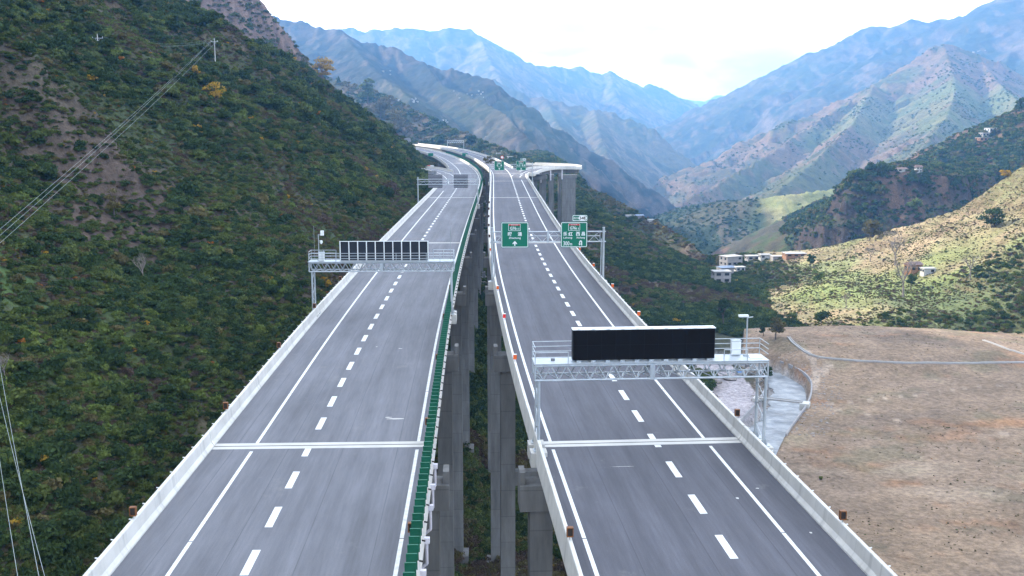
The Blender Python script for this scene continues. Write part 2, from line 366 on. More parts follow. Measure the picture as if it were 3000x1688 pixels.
# the stream in its walled channel, seen right of the right carriageway
STREAM = [atz(u, v, ZG-2)[:2] for u, v in ((1990,1010),(2100,1052),(2190,1070),(2268,1098),(2306,1128),(2308,1165),(2290,1205),(2258,1245),(2225,1290),(2192,1350),(2150,1450),(2120,1600),(2100,1850))]
def heights(x, y):
    """ground height and which landform it belongs to"""
    x, y = np.asarray(x, float), np.asarray(y, float)
    r = np.hypot(x, y)
    n_s = fbm(x/9, y/9, 4, 5)-0.5
    n_m = fbm(x/60, y/60, 4, 9)-0.5
    # valley floor: terraces by the stream, rising ahead under the bridges, sinking along the far gorge
    ahead = np.interp(y, [-400,100,330,450,620,850,1200,1600,2500,9000], [-46,-45,-44,-33,-22,-14,-14,-60,-170,-260])
    right = np.interp(y, [-400,300,540,700,1000,1600,2500,9000], [-45,-45,-52,-84,-125,-170,-220,-280])
    k = sst(20, 100, x - np.interp(y, [0,400,900], [-30,10,20]))
    H = ahead*(1-k)+right*k + n_m*4 + n_s*1.0
    H = H + np.clip(-y-100, 0, 3000)*0.05
    lab = np.zeros(H.shape, int)
    def up(h, i):
        nonlocal H, lab
        m = h > H; H = np.where(m, h, H); lab = np.where(m, i, lab)
    # left hillside above the left carriageway
    xb = xL(np.clip(y, -60, 1000)) - 15.5
    wd = xb - x
    zb = np.interp(y, [-300,50,180,300,500,720,900], [-36,-35,-22,-12,-7,-3,-5])
    up_n = (fbm(x/34, y/34, 5, 31)-0.5)*sst(0, 40, wd)
    h = zb + 0.75*np.clip(wd, -60, 100) + 1.08*np.clip(wd-100, 0, 330) + 0.15*np.clip(wd-430, 0, 900)  # upper slope, out of view, steepened so it shades the roads
    h = np.where(wd < 0, zb + 1.15*wd, h)
    gl = ridged(y/70 + (fbm(x/40, y/40, 3, 36)-0.5)*1.3, wd/260, 4, 33)
    h = h + up_n*10 + (gl-0.62)*17*sst(6, 55, wd) + n_s*1.2*sst(-5, 10, wd)
    # field terraces on the lower left
    tz = np.floor(h/2.2)*2.2 + 2.2*sst(0.55, 1.0, (h/2.2) % 1)
    tm = np.exp(-(((x+71)/16)**2 + ((y-176)/28)**2))
    h = h*(1-0.8*tm) + tz*0.8*tm
    yc = np.interp(wd, YC_W, YC_Y) + (fbm(x/25+7, y*0+2, 3, 3)-0.5)*46
    h = h - 0.62*np.clip(y-yc, 0, None)
    h = h - 0.25*np.clip(-y-60, 0, None)
    up(h, 1)
    for j, (name, (pts, s1, s2, amp, wid)) in enumerate(RIDGES.items()):
        zs = np.array([p_[2] for p_ in pts]); reach = (zs.max()-HMIN + 3*amp)/min(s1, s2) + 30
        xs_, ys_ = [p_[0] for p_ in pts], [p_[1] for p_ in pts]
        sel = np.nonzero((x > min(xs_)-reach) & (x < max(xs_)+reach) & (y > min(ys_)-reach) & (y < max(ys_)+reach))
        if not len(sel[0]): continue
        X_, Y_ = x[sel], y[sel]
        best = np.full(X_.shape, -1e9); bs = np.zeros(X_.shape); bd = np.zeros(X_.shape); arc = 0.0
        for (a, b) in zip(pts[:-1], pts[1:]):
            dx, dy = b[0]-a[0], b[1]-a[1]; Ls = math.hypot(dx, dy)
            tc_ = np.clip(((X_-a[0])*dx+(Y_-a[1])*dy)/(Ls*Ls), 0, 1)
            ex, ey = X_-a[0]-tc_*dx, Y_-a[1]-tc_*dy; d = np.hypot(ex, ey)
            # viewer side: the side of the crest on which the camera lies
            cs = np.sign(dx*(0-a[1]) - dy*(0-a[0]))
            hh = a[2] + (b[2]-a[2])*tc_ - np.where(np.sign(dx*ey - dy*ex) == cs, s1, s2)*d
            mk = hh > best; best = np.where(mk, hh, best); bs = np.where(mk, arc+tc_*Ls, bs); bd = np.where(mk, d, bd); arc += Ls
        keep = best + 1.6*amp + 2 > H[sel]
        sel = tuple(s_[keep] for s_ in sel); X_, Y_, best, bs, bd = X_[keep], Y_[keep], best[keep], bs[keep], bd[keep]
        if not len(X_): continue
        wv = fbm(X_/(wid*1.7)+j*3.3, Y_/(wid*1.7), 3, 40+j)-0.5
        g = ridged(bs/wid + wv*1.1, bd/(wid*5.0) + j, 4, 60+j)
        best = best + amp*np.minimum(g-0.84, 0.10)*1.7*(1-np.exp(-bd/(wid*0.9)))
        rg = wid/14.0
        best = best + (fbm(X_/(rg*2), Y_/(rg*2), 4, 77+j)-0.5)*rg*1.6
        full = np.full(H.shape, -1e9); full[sel] = best
        up(full, 2+j)
    # terraced slope rising to the right behind the mound
    h = np.interp(x, [60,85,110,140,162,183,205,228,260,330,500,900], [-72,-58,-53,-46,-38,-28,-17,2,26,58,120,200]) + 0.025*(y-400) + n_m*5 + n_s*1.5 + 11*sst(480, 350, y)*sst(160, 125, x)*sst(70, 92, x)
    h = -62 + (h+62)*sst(268, 335, y)
    tw = (fbm(x/30, y/30, 4, 371)-0.5)*7; q = 1.9 + 0.0*x; f_ = ((h+tw)/q) % 1; tq = np.floor((h+tw)/q)*q + q*sst(0.62, 1.0, f_) - tw
    wt = 0.75*sst(0.42, 0.6, fbm(x/24, y/24, 3, 372)); h = h*(1-wt) + wt*tq
    h = h - 0.5*np.clip(y - np.interp(x, [90,130,160,200,228,300], [560,530,490,462,455,450]), 0, None)
    up(h, LABELS.index('terrace_slope'))
    # cliff knoll with its sheer left and front faces
    kp = px((2555,520,700),(2595,487,705),(2640,476,710),(2710,482,720),(2780,486,740),(2850,470,780))
    best = np.full(H.shape, -1e9)
    wob_ = (fbm(x/20, y/20, 4, 91)-0.5)*20 + (ridged(x/9, y/9, 3, 92)-0.6)*7
    for a, b in zip(kp[:-1], kp[1:]):
        dx, dy = b[0]-a[0], b[1]-a[1]; t = np.clip(((x-a[0])*dx+(y-a[1])*dy)/(dx*dx+dy*dy), 0, 1)
        d = np.hypot(x-a[0]-t*dx, y-a[1]-t*dy); d = d + wob_*sst(6, 22, d)
        best = np.maximum(best, a[2]+(b[2]-a[2])*t - 0.34*np.clip(d, 0, 22) - 2.2*np.clip(d-22, 0, 9) - 0.5*np.clip(d-31, 0, 9) - 2.6*np.clip(d-40, 0, 10) - 0.75*np.clip(d-50, 0, None))
    up(best + n_s*2, LABELS.index('cliff_knoll'))
    # brown fill mound right of the stream, flat shelf below it
    mx_, my_ = 106., 298.
    e = ((x-mx_)/66)**2 + ((y-my_)/36)**2
    mound = ZG - 1.0 + 4.6*(1-sst(0.02, 1.25, e)) + n_s*0.35 + n_m*0.8
    shelf = ZG - 0.5 + 0.012*(x-60) + n_s*0.25 + n_m*0.9
    ds, east = stream_ds(x, y)
    inside = (x > 20) & east & (x > np.where(y > 235, 0.245*y - 2 + n_m*6, 0)) & (y > -50) & (y < 322 + n_m*14)
    flat = np.maximum(mound, shelf)
    onshelf = inside & (lab == 0)
    H = np.where(onshelf, np.maximum(H*0+flat, flat), H)
    lab = np.where(onshelf & (e < 2.2) , LABELS.index('mound'), lab)
    lab = np.where(onshelf & (y < 320), LABELS.index('mound'), lab)
    # the stream bed is cut between its walls
    cut = sst(5.6, 4.6, ds) * (y > 40)
    H = np.where(lab != 1, H*(1-cut) + (ZG-3.0)*cut, H)
    bank = sst(115, 140, y)*sst(330, 290, y)*sst(0, 12, x)*sst(86, 70, x)*(lab != 1)
    tt = bank*sst(22, 10, ds)*(1-cut)
    H = H*(1-tt) + (ZG-0.4+n_s*0.5)*tt
    # keep the ground clear of the decks
    c1 = np.minimum(np.abs(x-(xL(np.clip(y,-60,1100))-6.5)), np.abs(x-(xR(np.clip(y,-60,1100))+6.5)))
    lim = np.where(y < 1120, np.interp(y, [-100,600,760,1100], [-9,-7,-3.2,-2.6]), 1e9)
    lim = lim + np.clip(c1-9.5, 0, None)*2.5
    H = np.minimum(H, lim)
    return H, lab
# ---------------------------------------------------------------- terrain mesh: fine where the photo looks, coarse elsewhere
az = np.concatenate([np.arange(-180,-60,4.0), np.arange(-60,-29,0.6), np.arange(-29,29,0.115), np.arange(29,50,0.7), np.arange(50,180,4.0)])
rr = np.concatenate([np.geomspace(26,300,230,endpoint=False), np.geomspace(300,1150,330,endpoint=False), np.geomspace(1150,3200,330,endpoint=False), np.geomspace(3200,6200,190,endpoint=False), np.geomspace(6200,12000,50)])
A, R = np.meshgrid(np.radians(az), rr)          # rows = rings
GX, GY = R*np.sin(A), R*np.cos(A)
GH, GL = heights(GX, GY)
nr, na = GX.shape

def mixc(c, m, col):
    m = np.clip(m, 0, 1)[..., None]; return c*(1-m) + np.array(col)*m
def ground_colour(x, y, z, lab, slope):
    n1 = fbm(x/45, y/45, 5, 201); n2 = fbm(x/14, y/14, 4, 202); n3 = fbm(x/140, y/140, 4, 203); n4 = fbm(x/4, y/4, 3, 204)
    col = np.zeros(x.shape+(3,)); ar = lambda n: LABELS.index(n)
    # scrub-covered ground
    scrub = mixc(np.broadcast_to(np.array([0.050,0.053,0.030]), col.shape).copy(), sst(0.46,0.64,n2), (0.095,0.075,0.052))
    scrub = mixc(scrub, sst(0.55,0.7,n1)*0.6, (0.050,0.075,0.028))
    col[:] = scrub
    m = lab == ar('left_hillside')
    lh = mixc(scrub, sst(0.56,0.68,fbm(x/22,y/30,4,210))*0.8, (0.095,0.078,0.058))
    lh = mixc(lh, np.exp(-(((x+71)/14)**2+((y-176)/25)**2))*1.3*sst(0.3,0.6,n2+0.15), (0.098,0.074,0.060))
    lh = mixc(lh, np.exp(-(((x+60)/14)**2+((y-128)/16)**2))*1.4*sst(0.40,0.55,n2), (0.062,0.098,0.036))
    col = np.where(m[...,None], lh, col)
    # bare shelf and mound: dry grass stubble, rust and pale patches
    m = lab == ar('mound')
    br = mixc(np.broadcast_to(np.array([0.245,0.178,0.124]), col.shape).copy(), sst(0.42,0.62,n1), (0.205,0.152,0.110))
    br = mixc(br, sst(0.52,0.66,fbm(x/18,y/7,4,220))*0.7, (0.245,0.176,0.118))
    br = mixc(br, sst(0.64,0.78,fbm(x/16,y/6,4,221))*0.6, (0.285,0.160,0.092))
    br = mixc(br, sst(0.60,0.72,fbm(x/10,y/8,4,222))*0.45, (0.160,0.145,0.090))
    for (u, v, a, b) in ((2690,1375,9,4.5),(2840,1440,12,5),(2430,1372,6,2.0)):
        p = atz(u, v, ZG); br = mixc(br, sst(1.25,0.75,np.hypot((x-p[0])/a,(y-p[1])/b)+ (n2-0.5)*1.4)*0.5, (0.33,0.255,0.185))
    for (u, v, a, b) in ((2660,1408,5,1.6),(2890,1245,14,2.0)):
        p = atz(u, v, ZG); br = mixc(br, sst(1.2,0.6,np.hypot((x-p[0])/a,(y-p[1])/b)+(n2-0.5)*1.8)*0.45, (0.32,0.150,0.065))
    col = np.where(m[...,None], br, col)
    for nm, base, dry, green in (('terrace_slope',(0.235,0.200,0.105),(0.290,0.220,0.130),(0.195,0.200,0.088)),):
        m = lab == ar(nm)
        ts = mixc(np.broadcast_to(np.array(base), col.shape).copy(), sst(0.45,0.62,n2), dry)
        ts = mixc(ts, sst(0.46,0.6,n1), green)
        p = at(2600,820,395)
        ts = mixc(ts, sst(1.1,0.5,np.hypot((x-p[0]+6)/46,(y-p[1])/46)+(n2-0.5)*0.9)*0.7, (0.180,0.215,0.070))
        ts = mixc(ts, sst(0.58,0.70,n3)*0.35, (0.170,0.140,0.100))
        ts = mixc(ts, sst(142,118,x)*sst(400,450,y), (0.075,0.080,0.038))
        ts = mixc(ts, sst(120,165,x)*sst(400,330,y)*0.8, (0.060,0.085,0.035))
        ts = mixc(ts, sst(0.45,1.1,slope)*0.75, (0.120,0.082,0.050))
        ts = ts*(0.72+0.56*fbm(x/2.2, y/2.2, 3, 261))[...,None]
        col = np.where(m[...,None], ts, col)
    for nm in ('dark_ridge','cliff_knoll'):
        m = lab == ar(nm)
        dr = mixc(np.broadcast_to(np.array((0.060,0.052,0.032)), col.shape).copy(), sst(0.48,0.62,n1), (0.115,0.072,0.048))
        dr = mixc(dr, sst(0.5,0.62,n2), (0.050,0.065,0.026))
        dr = mixc(dr, sst(0.9,1.6,slope)*sst(0.40,0.55,n2), (0.056,0.042,0.035))  # steep faces darkened in the colour to stand in for shade
        col = np.where(m[...,None], dr, col)
    m = lab == ar('cliff_spur')
    cs = mixc(scrub, sst(0.55,0.95,slope+(n1-0.5)*0.7)*0.9, (0.235,0.160,0.130)); col = np.where(m[...,None], cs, col)
    # far mountains
    g1 = fbm(x/130, y/130, 5, 230); g2 = fbm(x/38, y/38, 4, 231); g3 = fbm(x/420, y/420, 4, 232)
    for nm, base, dry, rock, dens in (
        ('blue_mountain',(0.027,0.031,0.025),(0.052,0.044,0.037),(0.150,0.115,0.095),0.54),
        ('big_mountain',(0.040,0.044,0.032),(0.074,0.060,0.046),(0.160,0.120,0.100),0.53),
        ('far_mountain',(0.060,0.062,0.040),(0.115,0.090,0.062),(0.270,0.210,0.170),0.47),
        ('middle_mountain',(0.055,0.060,0.038),(0.100,0.082,0.056),(0.220,0.170,0.135),0.50),
        ('farthest_mountain',(0.09,0.088,0.055),(0.15,0.115,0.08),(0.25,0.20,0.16),0.5),
        ('lit_mountain',(0.078,0.080,0.036),(0.128,0.088,0.054),(0.175,0.112,0.082),0.48),
        ('shaded_foot',(0.036,0.050,0.022),(0.065,0.062,0.034),(0.150,0.105,0.080),0.58)):  # ground colour of the foot darkened to stand in for cloud shade
        ids = [i for i, l in enumerate(LABELS) if l == nm or (l.split('_spur')[0]+'_mountain' == nm and '_spur' in l)]
        m = np.isin(lab, ids)
        fc = mixc(np.broadcast_to(np.array(base), col.shape).copy(), sst(dens-0.08,dens+0.08,g1), dry)
        fc = mixc(fc, sst(0.50,0.62,g2)*0.7, tuple(c*0.62 for c in base))
        fc = mixc(fc, sst(0.64,0.72,fbm(x/26,y/120,4,240))*0.4, rock)
        fc = mixc(fc, sst(0.85,1.35,slope+(g2-0.5)*0.6)*0.5, rock)
        fc = mixc(fc, sst(0.56,0.66,g3)*(0.5 if nm in ('lit_mountain','shaded_foot') else 0.15), (0.110,0.130,0.050))
        col = np.where(m[...,None], fc, col)
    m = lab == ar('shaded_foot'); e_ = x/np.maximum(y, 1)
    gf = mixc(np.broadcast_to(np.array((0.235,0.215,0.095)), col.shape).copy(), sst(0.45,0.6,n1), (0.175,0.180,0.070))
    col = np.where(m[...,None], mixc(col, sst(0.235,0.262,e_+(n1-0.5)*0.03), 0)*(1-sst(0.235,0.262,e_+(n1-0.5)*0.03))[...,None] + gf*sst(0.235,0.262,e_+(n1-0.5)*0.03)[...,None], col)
    m = lab == ar('cliff_spur'); st = fbm(x/3.5+y/9, z/26, 4, 260)
    col = np.where(m[...,None], col*(0.32+0.75*st)[...,None], col)
    # gravel by the stream, dirt tracks
    ds, east = stream_ds(x, y)
    near = ~east & (lab != 1) & (y > 120) & (y < 310) & (x < 80)
    col = mixc(col, np.where(near & (x < 62), sst(24,16,ds+(n2-0.5)*14), 0), (0.34,0.31,0.32))
    col = mixc(col, np.where(lab != 1, sst(5.2,4.4,ds), 0)*(y > 60), (0.33,0.315,0.30))
    def track(pts, wdt, c, k=0.85):
        nonlocal col
        d = np.full(x.shape, 1e9)
        for (ax, ay), (bx, by) in zip(pts[:-1], pts[1:]):
            dx, dy = bx-ax, by-ay; t = np.clip(((x-ax)*dx+(y-ay)*dy)/(dx*dx+dy*dy), 0, 1)
            d = np.minimum(d, np.hypot(x-ax-t*dx, y-ay-t*dy))
        col = mixc(col, sst(wdt*1.25, wdt*0.7, d + (n4-0.5)*wdt*0.8)*k, c)
    g = lambda L_: [atz(u, v, ZG)[:2] for u, v in L_]
    track(g([(2345,1182),(2430,1192),(2530,1210),(2640,1232),(2740,1248),(2850,1256),(2950,1275)]), 0.35, (0.36,0.28,0.21))
    track(g([(2350,1178),(2430,1178),(2560,1170),(2680,1158),(2780,1145),(2860,1136),(3000,1132)]), 0.35, (0.34,0.265,0.20))
    track(g([(2352,1175),(2385,1140),(2392,1100),(2380,1070),(2360,1055)]), 0.9, (0.36,0.285,0.22))
    track(g([(2392,1100),(2425,1083)]), 1.4, (0.36,0.285,0.22))
    zt = lambda L_: [atz(u, v, -41)[:2] for u, v in L_]
    track(zt([(1395,700),(1412,708),(1424,722),(1422,735),(1405,748),(1385,762)]), 2.0, (0.30,0.24,0.17))
    track(zt([(1440,795),(1415,830),(1395,880),(1370,925)]), 8.0, (0.215,0.20,0.185), 0.9)
    return col

# slope of the surface (for rock faces)
dzr = np.gradient(GH, axis=0)/np.maximum(np.gradient(R, axis=0), 1e-6)
dza = np.gradient(GH, axis=1)/np.maximum(np.gradient(A, axis=1)*R, 1e-6)
SLOPE = np.hypot(dzr, dza)
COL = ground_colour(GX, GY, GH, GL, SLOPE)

def terrain_material():
    m = bpy.data.materials.new('ground'); m.use_nodes = True; t = m.node_tree; b = t.nodes['Principled BSDF']
    b.inputs['Roughness'].default_value = 0.95; b.inputs['Specular IOR Level'].default_value = 0.1
    at_ = nd(t, 'ShaderNodeAttribute', attribute_name='Col'); tcn = nd(t, 'ShaderNodeTexCoord')
    def noise(scale, detail, rough=0.6):
        n = nd(t, 'ShaderNodeTexNoise'); n.inputs['Scale'].default_value = scale; n.inputs['Detail'].default_value = detail
        n.inputs['Roughness'].default_value = rough; t.links.new(tcn.outputs['Object'], n.inputs['Vector']); return n
    a, c = noise(0.9, 6, 0.7), noise(0.07, 8, 0.72)
    def remap(n, lo, hi):
        r = nd(t, 'ShaderNodeMapRange'); r.inputs['From Min'].default_value = 0.32; r.inputs['From Max'].default_value = 0.68
        r.inputs['To Min'].default_value = lo; r.inputs['To Max'].default_value = hi; t.links.new(n.outputs['Fac'], r.inputs['Value']); return r
    ra, rc = remap(a, 0.62, 1.42), remap(c, 0.70, 1.34)
    mu = nd(t, 'ShaderNodeMath', operation='MULTIPLY'); t.links.new(ra.outputs[0], mu.inputs[0]); t.links.new(rc.outputs[0], mu.inputs[1])
    vm = nd(t, 'ShaderNodeVectorMath', operation='SCALE'); t.links.new(at_.outputs['Color'], vm.inputs[0]); t.links.new(mu.outputs[0], vm.inputs['Scale'])
    t.links.new(vm.outputs[0], b.inputs['Base Color'])
    b1 = nd(t, 'ShaderNodeBump'); b1.inputs['Strength'].default_value = 0.5; b1.inputs['Distance'].default_value = 7.0
    b2 = nd(t, 'ShaderNodeBump'); b2.inputs['Strength'].default_value = 0.6; b2.inputs['Distance'].default_value = 0.35
    t.links.new(c.outputs['Fac'], b1.inputs['Height']); t.links.new(a.outputs['Fac'], b2.inputs['Height'])
    t.links.new(b1.outputs[0], b2.inputs['Normal']); t.links.new(b2.outputs[0], b.inputs['Normal'])
    return m
M['ground'] = terrain_material()

GROUPS = {'valley_floor': ['valley_floor'], 'hillside': ['left_hillside'], 'cliff_spur': ['cliff_spur'], 'scrub_hill': ['scrub_spur'],
          'mountain_slate_blue': ['blue_mountain','blue_spur','blue_spur_low'], 'mountain_range_far': ['far_mountain','far_spur_a','far_spur_b'],
          'mountain_middle': ['middle_mountain','middle_spur_a','middle_spur_b'], 'mountain_farthest': ['farthest_mountain'], 'mountain_right': ['big_mountain'],
          'mountain_sunlit': ['lit_mountain','lit_spur_a','lit_spur_b','lit_spur_c','shaded_foot'], 'ridge_dark': ['dark_ridge'],
          'terraced_slope': ['terrace_slope'], 'cliff_knoll': ['cliff_knoll'], 'brown_shelf': ['mound']}
gid = np.zeros(len(LABELS), int)
for k_, (g_, ls) in enumerate(GROUPS.items()):
    for l_ in ls: gid[LABELS.index(l_)] = k_
# quads (the ring closes behind the viewer)
i0 = np.arange(nr-1)[:, None]*na + np.arange(na)[None, :]
i1 = np.arange(nr-1)[:, None]*na + (np.arange(na)[None, :]+1) % na
Q = np.stack([i0, i1, i1+na, i0+na], -1).reshape(-1, 4)
QG = gid[GL.reshape(-1)[Q[:, 0]]]
V = np.stack([GX, GY, GH], -1).reshape(-1, 3); VC = COL.reshape(-1, 3)
def grid_object(name, verts, quads, cols, m):
    me = bpy.data.meshes.new(name)
    me.vertices.add(len(verts)); me.vertices.foreach_set('co', verts.astype(np.float32).ravel())
    me.loops.add(quads.size); me.loops.foreach_set('vertex_index', quads.astype(np.int32).ravel())
    me.polygons.add(len(quads)); me.polygons.foreach_set('loop_start', np.arange(0, quads.size, 4, dtype=np.int32))
    me.polygons.foreach_set('use_smooth', np.ones(len(quads), bool))
    ca = me.color_attributes.new('Col', 'FLOAT_COLOR', 'POINT')
    ca.data.foreach_set('color', np.concatenate([cols, np.ones((len(cols), 1))], 1).astype(np.float32).ravel())
    me.update(calc_edges=True); me.validate()
    me.materials.append(m)
    return tag(link(name, me), kind='structure')
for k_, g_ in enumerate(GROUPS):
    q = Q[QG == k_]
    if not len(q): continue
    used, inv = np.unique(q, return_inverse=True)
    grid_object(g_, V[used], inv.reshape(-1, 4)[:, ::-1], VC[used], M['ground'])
def ground_z(x, y): return float(heights(np.array([x]), np.array([y]))[0][0])
def ground_zs(x, y): return heights(np.asarray(x, float), np.asarray(y, float))
# ---------------------------------------------------------------- carriageways
def path(fx, y0, y1, step=3.0):
    """points and right-hand normals along a reference line x = fx(y)"""
    ys = np.arange(y0, y1+0.01, step); xs = fx(ys); d = (fx(ys+0.5)-fx(ys-0.5)); n = np.hypot(1, d)
    return np.stack([xs, ys], 1), np.stack([1/n, -d/n], 1)
def pt(fx, y, off, z=0.0):
    d = float(fx(y+0.5)-fx(y-0.5)); n = math.hypot(1, d); return (float(fx(y))+off/n, y-off*d/n, z)
def heading(fx, y):
    return -math.atan(float(fx(y+0.5)-fx(y-0.5)))        # rotation about Z that turns +Y along the road
def loft(name, P, N, prof, m, parent=None, closed=False, caps=False, offs=None, smooth=False):
    """profile [(offset, z)] swept along the path"""
    k = len(prof); n = len(P); v = []
    for i in range(n):
        for (o, z) in prof:
            if offs is not None: o = o + offs[i]
            v.append((P[i][0]+N[i][0]*o, P[i][1]+N[i][1]*o, z))
    f = []; kk = k if closed else k-1
    for i in range(n-1):
        for j in range(kk):
            a, b = i*k+j, i*k+(j+1) % k; f.append((a, b, b+k, a+k))
    if caps: f.append(tuple(range(k))); f.append(tuple(reversed(range((n-1)*k, n*k))))
    me = bpy.data.meshes.new(name); me.from_pydata(v, [], f)
    uv = me.uv_layers.new(name='UVMap')
    L_ = np.zeros(len(P)); L_[1:] = np.cumsum(np.hypot(*np.diff(np.array(P), axis=0).T))
    for lp in me.loops:
        i, j = divmod(lp.vertex_index, k); uv.data[lp.index].uv = (prof[j][0], L_[i])
    bmesh_fix(me)
    me.materials.append(m)
    if smooth: me.polygons.foreach_set('use_smooth', [True]*len(me.polygons))
    return link(name, me, parent)
import bmesh
def bmesh_fix(me):
    b = bmesh.new(); b.from_mesh(me); bmesh.ops.recalc_face_normals(b, faces=b.faces); b.to_mesh(me); b.free()

def asphalt(name, base):
    m = bpy.data.materials.new(name); m.use_nodes = True; t = m.node_tree; b = t.nodes['Principled BSDF']
    b.inputs['Roughness'].default_value = 0.82; b.inputs['Specular IOR Level'].default_value = 0.35
    uv = nd(t, 'ShaderNodeUVMap', uv_map='UVMap')
    def noise(sx, sy, sc, det, rough=0.6):
        mp_ = nd(t, 'ShaderNodeMapping'); mp_.inputs['Scale'].default_value = (sx, sy, 1); n = nd(t, 'ShaderNodeTexNoise')
        n.inputs['Scale'].default_value = sc; n.inputs['Detail'].default_value = det; n.inputs['Roughness'].default_value = rough
        t.links.new(uv.outputs[0], mp_.inputs[0]); t.links.new(mp_.outputs[0], n.inputs['Vector']); return n
    def rng(n, a, b_, lo, hi):
        r = nd(t, 'ShaderNodeMapRange'); r.inputs[1].default_value = a; r.inputs[2].default_value = b_; r.inputs[3].default_value = lo; r.inputs[4].default_value = hi
        t.links.new(n.outputs['Fac'], r.inputs[0]); return r
    streak = rng(noise(1.0, 0.030, 0.75, 6, 0.7), 0.3, 0.7, 0.80, 1.20)
    fine = rng(noise(1.0, 0.06, 5.0, 4), 0.3, 0.7, 0.90, 1.10)
    patch = rng(noise(1.0, 0.35, 0.16, 6, 0.65), 0.35, 0.7, 0.86, 1.18)
    grain = rng(noise(1, 1, 14.0, 2), 0.2, 0.8, 0.86, 1.14)
    dust = rng(noise(1.0, 0.8, 0.28, 7, 0.75), 0.60, 0.76, 0.0, 0.28)
    # wheel paths polished into the lanes and the paver's lengthwise seams
    sx = nd(t, 'ShaderNodeSeparateXYZ'); t.links.new(uv.outputs[0], sx.inputs[0])
    def fn(op, a, b_=None):
        q = nd(t, 'ShaderNodeMath', operation=op)
        for i_, v_ in enumerate((a, b_)):
            if v_ is None: continue
            if hasattr(v_, 'links'): t.links.new(v_, q.inputs[i_])
            else: q.inputs[i_].default_value = v_
        return q.outputs[0]
    wave = fn('SINE', fn('MULTIPLY', sx.outputs['X'], 2*math.pi/1.84)); wv = noise(1.0, 0.02, 0.8, 4)
    wp = nd(t, 'ShaderNodeMapRange'); wp.inputs[1].default_value = -1; wp.inputs[2].default_value = 1; wp.inputs[3].default_value = 0.93; wp.inputs[4].default_value = 1.06
    t.links.new(fn('MULTIPLY', wave, fn('MULTIPLY', wv.outputs['Fac'], 1.8)), wp.inputs[0])
    seam_d = fn('ABSOLUTE', fn('SUBTRACT', fn('FRACT', fn('DIVIDE', fn('ADD', sx.outputs['X'], 40.4), 3.72)), 0.5))
    seam = nd(t, 'ShaderNodeMapRange'); seam.inputs[1].default_value = 0.004; seam.inputs[2].default_value = 0.010; seam.inputs[3].default_value = 0.72; seam.inputs[4].default_value = 1.0; t.links.new(seam_d, seam.inputs[0])
    mu = None
    for n in (streak, fine, patch, grain, wp, seam):
        if mu is None: mu = n; continue
        q = nd(t, 'ShaderNodeMath', operation='MULTIPLY'); t.links.new(mu.outputs[0], q.inputs[0]); t.links.new(n.outputs[0], q.inputs[1]); mu = q
    vm = nd(t, 'ShaderNodeVectorMath', operation='SCALE'); vm.inputs[0].default_value = base; t.links.new(mu.outputs[0], vm.inputs['Scale'])
    mx_ = nd(t, 'ShaderNodeMix', data_type='RGBA'); mx_.inputs[7].default_value = (0.30,0.29,0.27,1)
    t.links.new(dust.outputs[0], mx_.inputs['Factor']); t.links.new(vm.outputs[0], mx_.inputs[6]); t.links.new(mx_.outputs[2], b.inputs['Base Color'])
    bp = nd(t, 'ShaderNodeBump'); bp.inputs['Strength'].default_value = 0.25; bp.inputs['Distance'].default_value = 0.02
    g2 = noise(1, 1, 30.0, 2); t.links.new(g2.outputs['Fac'], bp.inputs['Height']); t.links.new(bp.outputs[0], b.inputs['Normal'])
    return m
M['asphalt'] = asphalt('worn_asphalt', (0.132,0.135,0.152)); M['asphalt_r'] = asphalt('fresh_asphalt', (0.082,0.083,0.099))
def barrier_conc():
    """cast concrete: faint board marks, run-off streaks down the face, mottling"""
    m = mat('barrier_concrete', (0.60,0.585,0.55), 0.85, 0, 0.13, 0.5, 0.1, 4.0, detail=9)
    t = m.node_tree; b = t.nodes['Principled BSDF']; src = b.inputs['Base Color'].links[0].from_socket
    uv = nd(t, 'ShaderNodeUVMap', uv_map='UVMap'); mp_ = nd(t, 'ShaderNodeMapping'); mp_.inputs['Scale'].default_value = (0.25, 2.2, 1)
    n = nd(t, 'ShaderNodeTexNoise'); n.inputs['Scale'].default_value = 1.0; n.inputs['Detail'].default_value = 6
    t.links.new(uv.outputs[0], mp_.inputs[0]); t.links.new(mp_.outputs[0], n.inputs['Vector'])
    r = nd(t, 'ShaderNodeMapRange'); r.inputs[1].default_value = 0.56; r.inputs[2].default_value = 0.75; r.inputs[3].default_value = 1.0; r.inputs[4].default_value = 0.72
    t.links.new(n.outputs['Fac'], r.inputs[0])
    v = nd(t, 'ShaderNodeVectorMath', operation='SCALE'); t.links.new(src, v.inputs[0]); t.links.new(r.outputs[0], v.inputs['Scale'])
    t.links.new(v.outputs[0], b.inputs['Base Color'])
    return m
M['barrier'] = barrier_conc()

def strip(name, fx, y0, y1, o0, o1, z, m, parent, step=4.0):
    P, N = path(fx, y0, y1, min(step, max(0.3, (y1-y0)/2)))
    if P[-1][1] < y1-0.01:
        Q_, NQ = path(fx, y1, y1, 1.0); P = np.vstack([P, Q_]); N = np.vstack([N, NQ])
    return loft(name, P, N, [(o0, z), (o1, z)], m, parent)

